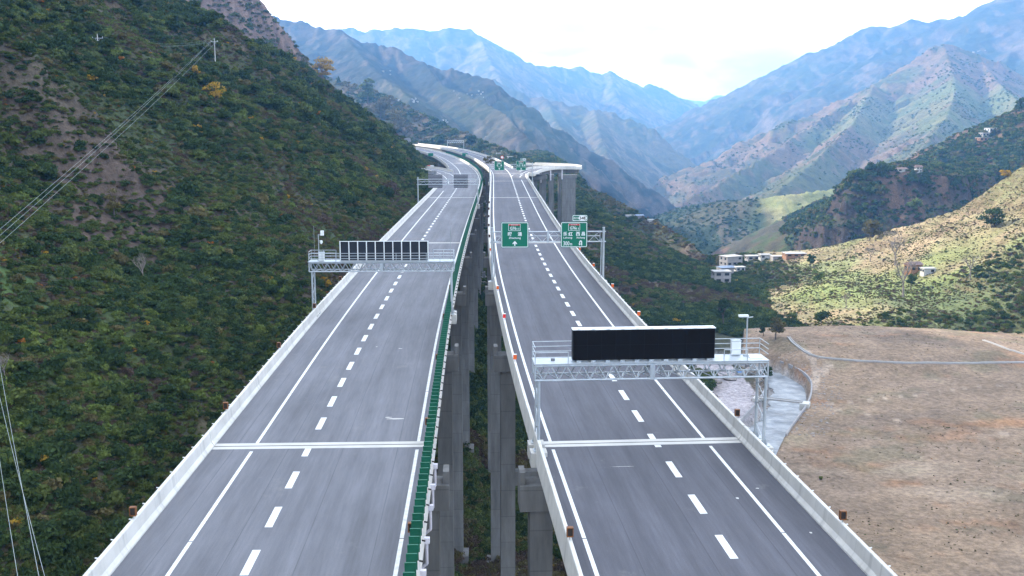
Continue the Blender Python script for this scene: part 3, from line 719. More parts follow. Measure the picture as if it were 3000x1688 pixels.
Y0, YEND = -50.0, 1060.0
JOINTS = [67.4, 186.5, 301.5, 388.0, 447.0, 560.0]
ROADS = {}
def carriageway(key, fx, sgn, label_side, jl, dash_phase):
    """sgn +1: lines lie to the right of the reference (right carriageway), -1 to the left"""
    road = empty('road'); tag(road, kind='structure'); ROADS[key] = road
    o_in, o_out = (-0.75, 13.25) if sgn > 0 else (0.62, -14.0)
    a, b = sorted((o_in, o_out))
    YE = 1060 if sgn > 0 else 1000
    YS = 490 if sgn > 0 else 488
    P, N = path(fx, Y0, YS, 3.0)
    loft('asphalt_surface', P, N, [(a-0.1, 0.0), (a+3.5, 0.0), ((a+b)/2, 0.0), (b-3.5, 0.0), (b+0.1, 0.0)], M['asphalt_r' if sgn > 0 else 'asphalt'], road)
    P, N = path(fx, YS, YE, 3.0); a2, b2 = (a, 10.75) if sgn > 0 else (-11.35, b)
    loft('asphalt_surface', P, N, [(a2-0.1, 0.0), ((a2+b2)/2, 0.0), (b2+0.1, 0.0)], M['asphalt_r' if sgn > 0 else 'asphalt'], road)
    d_off, e_off = (7.3, 10.9) if sgn > 0 else (-7.45, -11.2)
    # edge lines, broken where the joints cross and every 18 m by a drainage nick
    def line(off, y0, y1):
        y = y0
        cuts = sorted([j for j in jl if y0 < j < y1] + list(np.arange(y0+11.3, y1, 15.0)))
        for c in cuts + [y1]:
            e = c - (0.66 if c in jl else 0.05)
            if e - y > 0.4: strip('edge_line', fx, y, e, off-0.11, off+0.11, 0.004, M['paint'], road)
            y = c + (0.66 if c in jl else 0.05)
    far_out = 436 if sgn > 0 else 372
    line(0.0, Y0, 160); strip('edge_line', fx, 160, YE, -0.13, 0.13, 0.004, M['paint'], road)
    line(e_off, Y0, 160); strip('edge_line', fx, 160, far_out-40, e_off-0.12, e_off+0.12, 0.004, M['paint'], road); strip('edge_line', fx, 394 if sgn > 0 else 440, YE, d_off-0.14, d_off+0.14, 0.004, M['paint'], road)
    # short wide dashes of the auxiliary lane: 3 m paint, 3 m gap
    y = dash_phase
    yend = 392 if sgn > 0 else 372
    while y < yend:
        if not any(abs(y+1.5-j) < 2.2 for j in jl) or True:
            segs = [(y, y+3.0)]
            for j in jl:
                segs = [s for (p, q) in segs for s in ([(p, min(q, j-0.66)), (max(p, j+0.66), q)] if p < j+0.66 and q > j-0.66 else [(p, q)])]
            for p, q in segs:
                if q-p > 0.2: strip('lane_dash', fx, p, q, d_off-0.215, d_off+0.215, 0.005, M['paint'], road)
        y += 6.0
    # expansion joints: two pale concrete bands and the dark steel gap between
    for j in jl:
        jt = empty('expansion_joint', parent=road)
        strip('concrete_band', fx, j-0.64, j-0.07, a+0.02, b-0.02, 0.009, M['conc'], jt)
        strip('concrete_band', fx, j+0.07, j+0.64, a+0.02, b-0.02, 0.009, M['conc'], jt)
        strip('joint_gap', fx, j-0.07, j+0.07, a+0.02, b-0.02, 0.006, M['dark'], jt)
    return road
carriageway('R', xR, 1, 'right', JOINTS, -47.75)
carriageway('L', xL, -1, 'left', JOINTS, -48.9)

# ---------------------------------------------------------------- viaducts: decks, girders, piers
PIER_Y = [-13.0, 27.2, 67.4, 107.0, 146.8, 186.5, 226.0, 263.5, 301.5, 344.5, 388.0, 447.0, 503.0, 560.0, 610.0]
def viaduct(fx, sgn, label):
    v = empty('viaduct'); tag(v, label, 'viaduct')
    a, b = (-1.3, 13.8) if sgn > 0 else (-14.55, 1.17)
    YE = 1060 if sgn > 0 else 1000
    P, N = path(fx, 490, YE, 4.0); a_, b_ = (a, 11.3) if sgn > 0 else (-11.9, b)
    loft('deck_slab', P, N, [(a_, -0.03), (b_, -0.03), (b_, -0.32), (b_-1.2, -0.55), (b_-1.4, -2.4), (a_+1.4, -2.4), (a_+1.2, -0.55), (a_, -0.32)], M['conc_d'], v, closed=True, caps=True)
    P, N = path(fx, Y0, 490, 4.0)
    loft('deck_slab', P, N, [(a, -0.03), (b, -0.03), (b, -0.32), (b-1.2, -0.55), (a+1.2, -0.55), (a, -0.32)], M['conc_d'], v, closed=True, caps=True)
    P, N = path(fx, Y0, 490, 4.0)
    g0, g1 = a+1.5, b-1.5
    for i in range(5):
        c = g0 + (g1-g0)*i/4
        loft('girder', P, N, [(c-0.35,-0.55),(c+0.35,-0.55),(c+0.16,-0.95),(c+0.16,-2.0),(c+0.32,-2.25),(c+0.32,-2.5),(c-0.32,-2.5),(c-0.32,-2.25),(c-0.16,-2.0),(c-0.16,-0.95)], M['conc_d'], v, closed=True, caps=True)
    for y in PIER_Y:
        if y > 488: b = 11.3 if sgn > 0 else b; a = a if sgn > 0 else -11.9
        x0, y0, _ = pt(fx, y, 0)
        pr = empty('pier', (x0, y0, 0), heading(fx, y), v)
        ci, co_ = a-0.95, b+0.95
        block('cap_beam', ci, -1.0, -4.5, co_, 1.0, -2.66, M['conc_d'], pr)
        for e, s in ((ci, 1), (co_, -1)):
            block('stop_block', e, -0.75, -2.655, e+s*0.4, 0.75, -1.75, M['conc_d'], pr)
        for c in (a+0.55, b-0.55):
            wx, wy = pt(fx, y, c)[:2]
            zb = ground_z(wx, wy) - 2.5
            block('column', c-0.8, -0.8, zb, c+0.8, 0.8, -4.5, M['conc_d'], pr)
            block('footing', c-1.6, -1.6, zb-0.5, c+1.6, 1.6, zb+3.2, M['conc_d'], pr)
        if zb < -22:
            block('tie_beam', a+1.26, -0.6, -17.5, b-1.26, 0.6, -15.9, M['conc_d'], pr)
    return v
VR = viaduct(xR, 1, 'tall concrete viaduct carrying the right carriageway, seen under the right road')
VL = viaduct(xL, -1, 'tall concrete viaduct carrying the left carriageway along the hillside')
# roof-drain pipes hooked on the gap side of the left deck
for y in (51.5, 56.2, 59.6, 63.4, 44.0, 47.5):
    p = pt(xL, y, 1.32, 0); d = MB()
    d.tube((p[0],p[1],-0.35), (p[0],p[1],-1.55), 0.09); d.tube((p[0],p[1],-1.55), (p[0]-0.35,p[1],-1.85), 0.09)
    d.box(p[0]-0.17, p[1]-0.14, -0.36, p[0]+0.17, p[1]+0.14, -0.05)
    d.build('drain_pipe', M['pipe'], VL)

# ---------------------------------------------------------------- concrete barriers, cast in lengths
def barrier(fx, base, s, label, y0, y1, cuts, seg=20.0, flare=None):
    """s: +1 the barrier stands on the right of the road, -1 on the left; base: offset of its foot"""
    t = tag(empty('concrete_barrier'), label, 'barrier', 'concrete barriers of the carriageways')
    prof = [(base, 0.0), (base+s*0.01, 0.10), (base+s*0.17, 0.34), (base+s*0.24, 1.02), (base+s*0.27, 1.06), (base+s*0.44, 1.06), (base+s*0.47, 1.02), (base+s*0.52, 0.55), (base+s*0.60, -0.38), (base+s*0.55, -0.62), (base+s*0.40, -0.62), (base+s*0.40, -0.01)]
    ys = list(np.arange(y0, y1, seg)) + [y1]
    ys = sorted(set([y for y in ys if all(abs(y-c) > 6 for c in cuts)] + [c for c in cuts if y0 < c < y1]))
    for p, q in zip(ys[:-1], ys[1:]):
        g0 = 0.05 if p in cuts else 0.012; g1 = 0.05 if q in cuts else 0.012
        P, N = path(fx, p+g0, q-g1, (q-p-g0-g1)/max(2, round((q-p)/4.0)))
        loft('barrier_segment', P, N, prof, M['barrier'], t, closed=True, caps=True)
    return t
BLL = barrier(xL, -14.0, -1, 'bluish grey concrete barrier along the hillside edge of the left carriageway', Y0, 372, JOINTS)
BLR = barrier(xL, 0.62, 1, 'concrete barrier topped with green boards on the gap side of the left carriageway', Y0, 1000, JOINTS)
BRL = barrier(xR, -0.75, -1, 'white concrete barrier on the gap side of the right carriageway', Y0, 1060, JOINTS)
BRR = barrier(xR, 13.25, 1, 'pale concrete barrier along the valley edge of the right carriageway', Y0, 425, JOINTS)
BRX = barrier(xR, 10.75, 1, 'pale concrete barrier on the outer side of the far bend of the right carriageway', 490, 1060, [560.0])
BLX = barrier(xL, -11.35, -1, 'concrete barrier on the hillside edge of the far bend of the left carriageway', 488, 1000, [560.0])
# little steel brackets on the outer faces
for t, fx, base, s, y1 in ((BLL, xL, -14.0, -1, 300), (BRR, xR, 13.25, 1, 300)):
    m = MB()
    for y in np.arange(30, y1, 2.5):
        y = y + random.uniform(-0.3, 0.3)
        p, q = pt(fx, y, base+s*0.45, 0.80), pt(fx, y, base+s*0.78, 0.84)
        m.tube(p, q, 0.035, 5)
    tag(m.build('brackets', M['ceramic'], t), kind='stuff')
m = MB()
for y in np.arange(30, 300, 2.5):
    p, q = pt(xL, y, 0.62+0.5, 0.45), pt(xL, y, 0.62+0.72, 0.40); m.tube(p, q, 0.05, 5)
tag(m.build('brackets', M['dark'], BLR), kind='stuff')

# anti-glare boards on the median barrier: one board a metre, seen from behind
fence = tag(empty('anti_glare_fence'), 'row of upright green anti-glare boards on the left carriageway median barrier', 'fence')
board = MB()
board.box(-0.30,-0.025,0.08, 0.24,0.025,0.86); board.box(-0.30,-0.05,0.84, 0.24,0.05,0.88); board.box(0.19,-0.06,0.08, 0.24,0.06,0.86)
bme = board.mesh('board', M['agreen'])
clip = MB(); clip.box(-0.12,-0.06,0.0, 0.12,0.06,0.085); cme = clip.mesh('clip', M['steel'])
ys = np.arange(21.0, 720.0, 1.0); far = MB()
for i, y in enumerate(ys):
    p = pt(xL, y, 0.62+0.36, 1.06); hd = heading(xL, y)
    if i < 300:
        o = bpy.data.objects.new('board', bme); C.objects.link(o); o.parent = fence; o.location = p; o.rotation_euler = (rad(random.uniform(-2,2)), 0, hd+rad(random.uniform(-3,3)))
        if i < 120:
            k = bpy.data.objects.new('clip', cme); C.objects.link(k); k.parent = o
    else:
        c, s_ = math.cos(hd), math.sin(hd); n0 = len(far.v); far.box(-0.30,-0.025,0.0, 0.24,0.025,0.86)
        far.v[n0:] = [(p[0]+a*c-b*s_, p[1]+a*s_+b*c, p[2]+z) for a, b, z in far.v[n0:]]
tag(far.build('far_boards', M['agreen'], fence), kind='stuff')

# pale spills and scraps on the asphalt
def spill(key, fx, y, off, L_, W__, seed):
    r2 = np.random.RandomState(seed); n = 14; b = MB(); pts = []
    for i in range(n):
        t = 2*math.pi*i/n; k = r2.uniform(0.6, 1.15); pts.append(pt(fx, y+math.sin(t)*L_*k*0.5, off+math.cos(t)*W__*k*0.5, 0.0035))
    b.poly(pts); return b.build('dust_patch', M['conc'], ROADS[key])
for i, (k, f, y, o, l, w_) in enumerate((('L',xL,73.6,-2.0,0.35,1.3),('L',xL,74.0,-2.6,0.25,0.6),('L',xL,98.5,-5.8,0.25,0.28),('L',xL,97.6,-3.4,0.2,0.5),('R',xR,62.5,4.0,0.06,1.6),('R',xR,58.0,11.6,0.15,0.25),('R',xR,56.5,9.9,0.3,0.2),('R',xR,51.2,12.4,0.2,0.2))): spill(k, f, y, o, l, w_, i)
# ---------------------------------------------------------------- gantries
def text_mesh(body, h, m, bold=0.0, squeeze=1.0):
    """flat lettering, left edge at x=0, baseline z=0, standing in the XZ plane facing -Y"""
    c = bpy.data.curves.new('lettering', 'FONT'); c.body = body; c.size = 1.0; c.extrude = 0.0; c.resolution_u = 3; c.offset = bold
    o = bpy.data.objects.new('lettering', c)
    me = bpy.data.meshes.new_from_object(o)
    bpy.data.objects.remove(o); bpy.data.curves.remove(c)
    co_ = np.array([v.co[:] for v in me.vertices]); x0, y0 = co_[:, 0].min(), co_[:, 1].min(); hh = co_[:, 1].max()-y0
    k = h/hh
    for v in me.vertices:
        x, y = (v.co.x-x0)*k*squeeze, (v.co.y-y0)*k; v.co = (x, 0, y)
    me.materials.clear(); me.materials.append(m); me.update()
    return me, (co_[:, 0].max()-x0)*k*squeeze
def letter(parent, body, cx, z, h, m, y=-0.045, bold=0.012, width=None, name='lettering'):
    me, wd = text_mesh(body, h, m, bold)
    o = link(name, me, parent); sx = 1.0 if width is None else width/wd
    o.scale = (sx, 1, 1); o.location = (cx-wd*sx/2, y, z); return o
def rrect(x0, z0, x1, z1, r, k=5):
    p = []
    for cx_, cz_, a0 in ((x1-r, z1-r, 0), (x0+r, z1-r, 90), (x0+r, z0+r, 180), (x1-r, z0+r, 270)):
        for i in range(k+1):
            a = rad(a0+90*i/k); p.append((cx_+r*math.cos(a), cz_+r*math.sin(a)))
    return p
def plate(name, pts, y0, y1, m, parent):
    b = MB(); n = len(pts)
    b.v = [(x, y0, z) for x, z in pts] + [(x, y1, z) for x, z in pts]
    b.f = [tuple(range(n)), tuple(reversed(range(n, 2*n)))] + [(i, i+n, (i+1) % n+n, (i+1) % n) for i in range(n)]
    me = b.mesh(name, m); bmesh_fix(me); return link(name, me, parent)
def ring(name, o_, i_, y, m, parent):
    b = MB(); n = len(o_); b.v = [(x, y, z) for x, z in o_] + [(x, y, z) for x, z in i_]
    b.f = [(i, (i+1) % n, (i+1) % n+n, i+n) for i in range(n)]
    me = b.mesh(name, m); bmesh_fix(me); return link(name, me, parent)
def arrow_up(parent, cx, z, h):
    w_ = h*0.46
    pts = [(-0.12*h,0),(0.12*h,0),(0.12*h,0.50*h),(w_,0.30*h),(w_,0.52*h),(0,h),(-w_,0.52*h),(-w_,0.30*h),(-0.12*h,0.50*h)]
    b = MB(); b.poly([(cx+x, -0.045, z+zz) for x, zz in pts]); return b.build('arrow', M['white'], parent)
def arrow_uturn(parent, cx, z, h):
    b = MB(); r, t = 0.27*h, 0.17*h; n = 10
    po, pi = [], []
    for i in range(n+1):
        a = math.pi*i/n; po.append((cx+r*math.cos(a)+0.05*h, z+0.62*h+r*1.25*math.sin(a))); pi.append((cx+(r-t)*math.cos(a)+0.05*h, z+0.62*h+(r-t)*1.25*math.sin(a)))
    for i in range(n): b.quad(*[(p[0], -0.045, p[1]) for p in (po[i], po[i+1], pi[i+1], pi[i])])
    x1 = cx+r+0.05*h; b.quad((x1-t,-0.045,z), (x1,-0.045,z), (x1,-0.045,z+0.62*h), (x1-t,-0.045,z+0.62*h))
    xl = cx-r+0.05*h+t/2
    b.quad((xl-t/2,-0.045,z+0.35*h),(xl+t/2,-0.045,z+0.35*h),(xl+t/2,-0.045,z+0.62*h),(xl-t/2,-0.045,z+0.62*h))
    b.poly([(xl-0.27*h,-0.045,z+0.40*h),(xl,-0.045,z+0.0*h),(xl+0.27*h,-0.045,z+0.40*h),(xl+t/2,-0.045,z+0.30*h),(xl-t/2,-0.045,z+0.30*h)])
    return b.build('u_turn_arrow', M['white'], parent)
def sign_panel(parent, x0, z0, x1, z1, y=-0.35, name='sign_panel'):
    s = empty(name, ((x0+x1)/2, y, z0), 0, parent); w_, h_ = x1-x0, z1-z0
    plate('board', rrect(-w_/2, 0, w_/2, h_, 0.16), -0.03, 0.03, M['green'], s)
    ring('border', rrect(-w_/2+0.05, 0.05, w_/2-0.05, h_-0.05, 0.14), rrect(-w_/2+0.13, 0.13, w_/2-0.13, h_-0.13, 0.10), -0.038, M['white'], s)
    return s, w_, h_
def route_shield(s, cx, z, w_, h_):
    plate('route_shield', rrect(cx-w_/2, z, cx+w_/2, z+h_, 0.06), -0.045, -0.033, M['white'], s)
    plate('shield_field', rrect(cx-w_/2+0.05, z+0.05, cx+w_/2-0.05, z+h_-0.05, 0.03), -0.05, -0.044, M['green'], s)
    plate('red_band', rrect(cx-w_/2+0.05, z+h_*0.76, cx+w_/2-0.05, z+h_-0.04, 0.02), -0.056, -0.049, M['red'], s)
    letter(s, '国家高速', cx, z+h_*0.80, h_*0.10, M['white'], -0.062, 0.0, w_*0.55)
    letter(s, 'G76', cx-w_*0.11, z+h_*0.16, h_*0.44, M['white'], -0.058, 0.02, w_*0.50)
    letter(s, '11', cx+w_*0.29, z+h_*0.16, h_*0.27, M['white'], -0.058, 0.02, w_*0.20)
def sign_a(parent, x0, z0, x1, z1, far=False, yy=-0.35):
    s, w_, h_ = sign_panel(parent, x0, z0, x1, z1, yy)
    route_shield(s, -0.05, h_*0.66, w_*0.44, h_*0.27)
    letter(s, '昭', -w_*0.185, h_*0.455, h_*0.155, M['white'], bold=0.02); letter(s, '通', w_*0.185, h_*0.455, h_*0.155, M['white'], bold=0.02)
    letter(s, 'Zhaotong', 0, h_*0.325, h_*0.095, M['white'], width=w_*0.44)
    arrow_up(s, 0, h_*0.075, h_*0.19); return s
def sign_b(parent, x0, z0, x1, z1, exit_plate, last, yy=-0.35):
    s, w_, h_ = sign_panel(parent, x0, z0, x1, z1, yy)
    route_shield(s, 0, h_*0.66, w_*0.44, h_*0.27)
    for ch, fx_ in (('乐',-0.335),('红',-0.135),('西',0.145),('昌',0.345)): letter(s, ch, w_*fx_, h_*0.455, h_*0.155, M['white'], bold=0.02)
    letter(s, 'Lehong', -w_*0.235, h_*0.325, h_*0.095, M['white'], width=w_*0.33); letter(s, 'Xichang', w_*0.245, h_*0.325, h_*0.095, M['white'], width=w_*0.33)
    if not last:
        letter(s, '300', -w_*0.29, h_*0.075, h_*0.165, M['white'], width=w_*0.23); letter(s, 'm', -w_*0.11, h_*0.075, h_*0.085, M['white'], width=w_*0.08)
        arrow_uturn(s, w_*0.24, h_*0.07, h_*0.21)
    else: arrow_uturn(s, 0, h_*0.07, h_*0.21)
    p0, q0, p1, q1 = exit_plate
    e, we, he = sign_panel(parent, p0, q0, p1, q1, yy, 'exit_plate')
    letter(e, '出口', -we*0.27, he*0.33, he*0.36, M['white'], width=we*0.28)
    n = 20; ov = [(we*0.17+we*0.27*math.cos(2*math.pi*i/n), he*0.5+he*0.40*math.sin(2*math.pi*i/n)) for i in range(n)]
    plate('exit_number_disc', ov, -0.05, -0.036, M['white'], e)
    letter(e, '548', we*0.17, he*0.27, he*0.46, M['dark'], -0.056, 0.03, we*0.38); return s
def railing(parent, x0, x1, y, z, hs=(0.42, 0.76, 1.1), step=2.0, r=0.028, ends=None):
    for h in hs: bar('rail', (x0, y, z+h), (x1, y, z+h), r, M['steel'], parent)
    n = max(1, round((x1-x0)/step))
    for i in range(n+1):
        x = x0+(x1-x0)*i/n; bar('rail_post', (x, y, z), (x, y, z+hs[-1]), r, M['steel'], parent)
def box_truss(parent, x0, x1, y0, y1, z0, z1, n, r=0.075, rb=0.04, split=True):
    """four chords with zig-zag braces on the front, back and underside"""
    for y in (y0, y1):
        for z in (z0, z1): bar('chord', (x0, y, z), (x1, y, z), r, M['steel'], parent)
    d = (x1-x0)/n
    for i in range(n):
        a, b, mid = x0+i*d, x0+(i+1)*d, x0+(i+0.5)*d
        for y in (y0, y1):
            bar('brace', (a, y, z1), (mid, y, z0), rb, M['steel'], parent); bar('brace', (mid, y, z0), (b, y, z1), rb, M['steel'], parent)
        bar('brace', (a+0.05, y1, z0), (mid, y0, z0), rb, M['steel'], parent); bar('brace', (mid, y0, z0), (b-0.05, y1, z0), rb, M['steel'], parent)
    for x in (x0, x1):
        for y in (y0, y1): bar('end_post', (x, y, z0), (x, y, z1), r*0.9, M['steel'], parent)
        bar('end_brace', (x, y0, z0), (x, y1, z1), rb, M['steel'], parent)
    if split:
        xm = (x0+x1)/2
        for y in (y0-0.02, y1+0.02): block('splice_plate', xm-0.16, y-0.05, z0-0.06, xm+0.16, y+0.05, z1+0.06, M['steel'], parent)
def leg_pair(parent, x, y0, y1, zb0, zb1, z1, r=0.105, lace=True, n=5):
    for y, zb in ((y0, zb0), (y1, zb1)):
        bar('leg', (x, y, zb), (x, y, z1), r, M['steel'], parent)
        block('base_plate', x-0.34, y-0.34, zb-0.02, x+0.34, y+0.34, zb+0.05, M['steel'], parent)
        fl = MB()
        for i in range(6):
            a = i*math.pi/3; c_, s_ = math.cos(a), math.sin(a)
            fl.poly([(x+c_*r, y+s_*r, zb+0.05), (x+c_*0.30, y+s_*0.30, zb+0.05), (x+c_*r, y+s_*r, zb+0.55)])
        fl.build('stiffener', M['steel'], parent)
    if lace:
        zz = np.linspace(max(zb0, zb1)+0.35, z1-0.15, n+1)
        for i in range(n):
            p, q = (y0, y1) if i % 2 == 0 else (y1, y0)
            bar('lacing', (x, p, zz[i]), (x, q, zz[i+1]), 0.035, M['steel'], parent)
def plinth(parent, x, y0, y1, zt, s):
    block('plinth', x-0.55, y0-0.55, -0.72, x+0.55, y0+0.55, zt, M['conc'], parent)
    if abs(y1-y0) > 1.2: block('plinth', x-0.55, y1-0.55, -0.72, x+0.55, y1+0.55, zt, M['conc'], parent)
def camera_pole(parent, x, y, z, h, double=True):
    p = empty('camera_pole', (x, y, z), 0, parent)
    bar('mast', (0,0,0), (0,0,h), 0.05, M['steel'], p); block('mast_foot', -0.16,-0.16,0.0, 0.16,0.16,0.10, M['steel'], p)
    bar('arm', (0,0,h-0.08), (0.38,-0.05,h-0.02), 0.035, M['steel'], p)
    cm = MB().box(0.26,-0.16,h-0.12, 0.62,0.16,h+0.42) if double else MB().box(-0.62,-0.12,h-0.02, 0.05,0.12,h+0.12)
    cm.build('camera_housing', M['white'], p)
    if double:
        bar('arm', (0,0,h-0.75), (0.30,0,h-0.70), 0.03, M['steel'], p)
        d = MB().tube((0.30,0,h-0.70), (0.30,0,h-0.95), 0.14, 10, 0.17).tube((0.30,0,h-0.95), (0.30,0,h-1.12), 0.15, 10, 0.06); d.build('dome_camera', M['white'], p)
    else:
        bar('arm', (0,0,h-0.02), (-0.5,0,h+0.0), 0.03, M['steel'], p)
    return p
def cabinet(parent, x, y, z): 
    c = empty('control_cabinet', (x, y, z), 0, parent); block('box', -0.32,-0.18,0.05, 0.32,0.18,1.02, M['white'], c); block('lid', -0.35,-0.21,1.02, 0.35,0.21,1.07, M['steel'], c); return c

def gantry_frame(fx, y, off_l, off_r):
    pl, pr = pt(fx, y, off_l), pt(fx, y, off_r)
    rz = math.atan2(pr[1]-pl[1], pr[0]-pl[0]); return pl, math.hypot(pr[0]-pl[0], pr[1]-pl[1]), rz
# -- the near message-board gantry over the right carriageway (front seen)
pl, W_, rz = gantry_frame(xR, 66.0, -1.25, 13.95)
g = tag(empty('message_board_gantry', (pl[0], pl[1], 0), rz), 'near steel gantry whose blank black message board faces us over the right carriageway', 'gantry')
for x, s in ((0.15, -1), (W_+0.35, 1)):
    leg_pair(g, x, -0.75, 1.05, 0.30, 0.30, 5.1, n=6); plinth(g, x, -0.75, 1.05, 0.28, s)
box_truss(g, -0.10, W_+0.45, -0.75, 1.05, 5.12, 6.10, 15)
block('catwalk', -0.15, -0.85, 6.18, W_+0.5, 1.15, 6.26, M['steel'], g)
railing(g, -0.1, 2.6, 1.1, 6.26); railing(g, W_-2.9, W_+0.42, 1.1, 6.26); railing(g, -0.1, 2.1, -0.8, 6.26, hs=(0.42, 0.76)); railing(g, W_-2.6, W_-1.0, -0.8, 6.26, hs=(0.42, 0.76))
for x in (-0.1, W_+0.42):
    for h in (0.42, 0.76, 1.1): bar('rail', (x, -0.8, 6.26+h), (x, 1.1, 6.26+h), 0.028, M['steel'], g)
mb = empty('message_board', (2.45, 0, 6.30), 0, g); wb = 9.6
block('cabinet', 0, -0.42, 0.06, wb, 0.25, 2.12, M['back'], mb); 
for i in range(10):
    for j in range(2): block('led_module', 0.02+i*(wb-0.04)/10, -0.44, 0.08+j*1.01, 0.02+(i+1)*(wb-0.04)/10-0.012, -0.421, 0.08+(j+1)*1.01-0.012, M['black'], mb)
block('top_rail', -0.03, -0.46, 2.12, wb+0.03, 0.28, 2.17, M['white'], mb)
for i in range(10): block('lifting_lug', 0.30+i*0.98, -0.5, 2.17, 0.50+i*0.98, -0.34, 2.22, M['white'], mb); block('bracket', 0.25+i*0.98, -0.5, -0.04, 0.55+i*0.98, 0.2, 0.06, M['steel'], mb)
camera_pole(g, W_-0.7, 0.5, 6.26, 2.75, False); cabinet(g, W_-1.35, 0.8, 6.26)
block('junction_box', 1.05, 0.0, 6.26, 1.30, 0.2, 6.40, M['alu'], g); block('hatch_frame', W_-0.6, -0.3, 6.262, W_+0.2, 0.5, 6.30, M['white'], g)
# -- the message-board gantry over the left carriageway, seen from behind
pl, W_, rz = gantry_frame(xL, 114.6, -14.75, 1.30)
g = tag(empty('message_board_gantry', (pl[0], pl[1], 0), rz), 'steel gantry over the left carriageway showing the ribbed dark back of its message board', 'gantry')
for x in (0.15, W_-0.1):
    leg_pair(g, x, -0.7, 1.0, 0.35, 0.35, 5.3, n=5); plinth(g, x, -0.7, 1.0, 0.33, 1)
box_truss(g, -0.15, W_+0.2, -0.7, 1.0, 5.32, 6.30, 16)
block('catwalk', -0.25, -0.85, 6.38, W_+0.3, 1.1, 6.46, M['steel'], g)
x0b = 3.25; wb = 10.1
railing(g, 2.9, W_-2.9, -0.8, 6.46, hs=(0.35, 0.65, 0.95), step=3.0); railing(g, -0.15, 2.7, 1.05, 6.46, step=1.4); railing(g, -0.15, 2.9, -0.8, 6.46, hs=(0.35, 0.65, 0.95), step=1.4); railing(g, W_-2.2, W_+0.2, 1.05, 6.46, step=1.2); railing(g, W_-2.9, W_+0.2, -0.8, 6.46, hs=(0.35,0.65,0.95), step=1.5)
for x in (-0.15, W_+0.2):
    for h in (0.42, 0.76, 1.1): bar('rail', (x, -0.8, 6.46+h), (x, 1.05, 6.46+h), 0.028, M['steel'], g)
mb = empty('message_board', (x0b, 0.2, 6.50), 0, g)
block('back_sheet', 0, 0.0, 0.0, wb, 0.35, 2.12, M['back'], mb); block('led_face', 0.02, 0.36, 0.05, wb-0.02, 0.40, 2.08, M['black'], mb)
for i in range(11): block('rib', i*(wb-0.1)/10, -0.13, -0.02, i*(wb-0.1)/10+0.10, -0.005, 2.14, M['white'], mb)
for i in range(10): block('door_panel', i*(wb-0.1)/10+0.17, -0.025, 0.12, i*(wb-0.1)/10+0.95, -0.004, 2.02, M['back'], mb)
block('top_rail', 0, -0.13, 2.14, wb, 0.0, 2.19, M['white'], mb)
camera_pole(g, 0.85, 0.3, 6.46, 3.0); cabinet(g, 1.25, -0.35, 6.46)
bar('lightning_rod', (0.32, 0.6, 6.46), (0.30, 0.6, 10.4), 0.02, M['wire'], g); bar('lightning_rod', (W_-0.2, 0.6, 6.46), (W_-0.2, 0.6, 10.2), 0.02, M['wire'], g)

# -- sign gantries of round posts and a flat tube truss
def sign_gantry(fx, y, ol, orr, label, z0, z1, ztop, n, rear=False, lean=0.0, detail=True):
    pl, W_, rz = gantry_frame(fx, y, ol, orr)
    g = tag(empty('sign_gantry', (pl[0], pl[1], 0), rz), label, 'gantry')
    for x in (0.0, W_):
        bar('post', (x, 0, 0.45), (x, 0, ztop), 0.155, M['steel'], g)
        cp = MB().tube((x,0,ztop), (x,0,ztop+0.10), 0.20, 10, 0.19); cp.build('post_cap', M['steel'], g)
        block('base_plate', x-0.34, -0.34, 0.42, x+0.34, 0.34, 0.49, M['steel'], g); block('plinth', x-0.55, -0.55, -0.72, x+0.55, 0.55, 0.42, M['conc'], g)
        if detail: bar('brace_leg', (x-0.34*(1 if x > 1 else -1), 0.0, 0.48), (x-0.30*(1 if x > 1 else -1), 0, ztop-1.5), 0.07, M['steel'], g)
    zm = (z0+z1)/2
    for z in (z0, z1): bar('chord', (-0.32, 0, z), (W_+0.32, 0, z), 0.085, M['steel'], g)
    bar('chord', (0.5, 0, zm+0.1), (W_-0.5, 0, zm+0.1), 0.055, M['steel'], g)
    d = (W_-1.0)/n
    for i in range(n):
        a, b, c_ = 0.5+i*d, 0.5+(i+1)*d, 0.5+(i+0.5)*d
        bar('brace', (a, 0.02, z0), (c_, 0.02, zm+0.1), 0.035, M['steel'], g); bar('brace', (c_, 0.02, zm+0.1), (b, 0.02, z0), 0.035, M['steel'], g)
        bar('brace', (c_, 0.02, zm+0.1), (a, 0.02, z1), 0.028, M['steel'], g) if i % 2 else bar('brace', (c_, 0.02, zm+0.1), (b, 0.02, z1), 0.028, M['steel'], g)
    for x in (0.5, W_-0.5): bar('upright', (x, 0.0, z0), (x, 0.0, z1), 0.04, M['steel'], g)
    block('splice_plate', W_/2-0.14, -0.09, z0-0.12, W_/2+0.14, 0.09, z1+0.1, M['steel'], g)
    return g, W_
g, W_ = sign_gantry(xR, 137.8, -1.45, 13.9, 'near sign gantry with two green direction signs lettered G7611 over the right carriageway', 5.86, 7.25, 7.75, 9)
sign_a(g, 1.22, 5.12, 4.96, 8.62); sign_b(g, 9.40, 5.12, 13.06, 8.62, (10.95, 8.70, 13.06, 9.58), False)
for x in (1.9, 4.3, 10.1, 12.4): block('sign_bracket', x-0.05, -0.32, 5.4, x+0.05, -0.02, 8.4, M['steel'], g)
g, W_ = sign_gantry(xR, 374.0, -1.45, 14.3, 'small far sign gantry with two green signs at the exit of the right carriageway', 5.4, 6.9, 7.5, 9, detail=False)
sign_a(g, 1.75, 4.7, 5.45, 8.2); sign_b(g, 9.75, 4.7, 13.45, 8.2, (11.3, 8.28, 13.45, 9.15), True)
g, W_ = sign_gantry(xL, 271.0, -14.6, 1.35, 'sign gantry over the left carriageway with the grey backs of its signs towards us', 5.7, 7.1, 7.6, 8, detail=False)
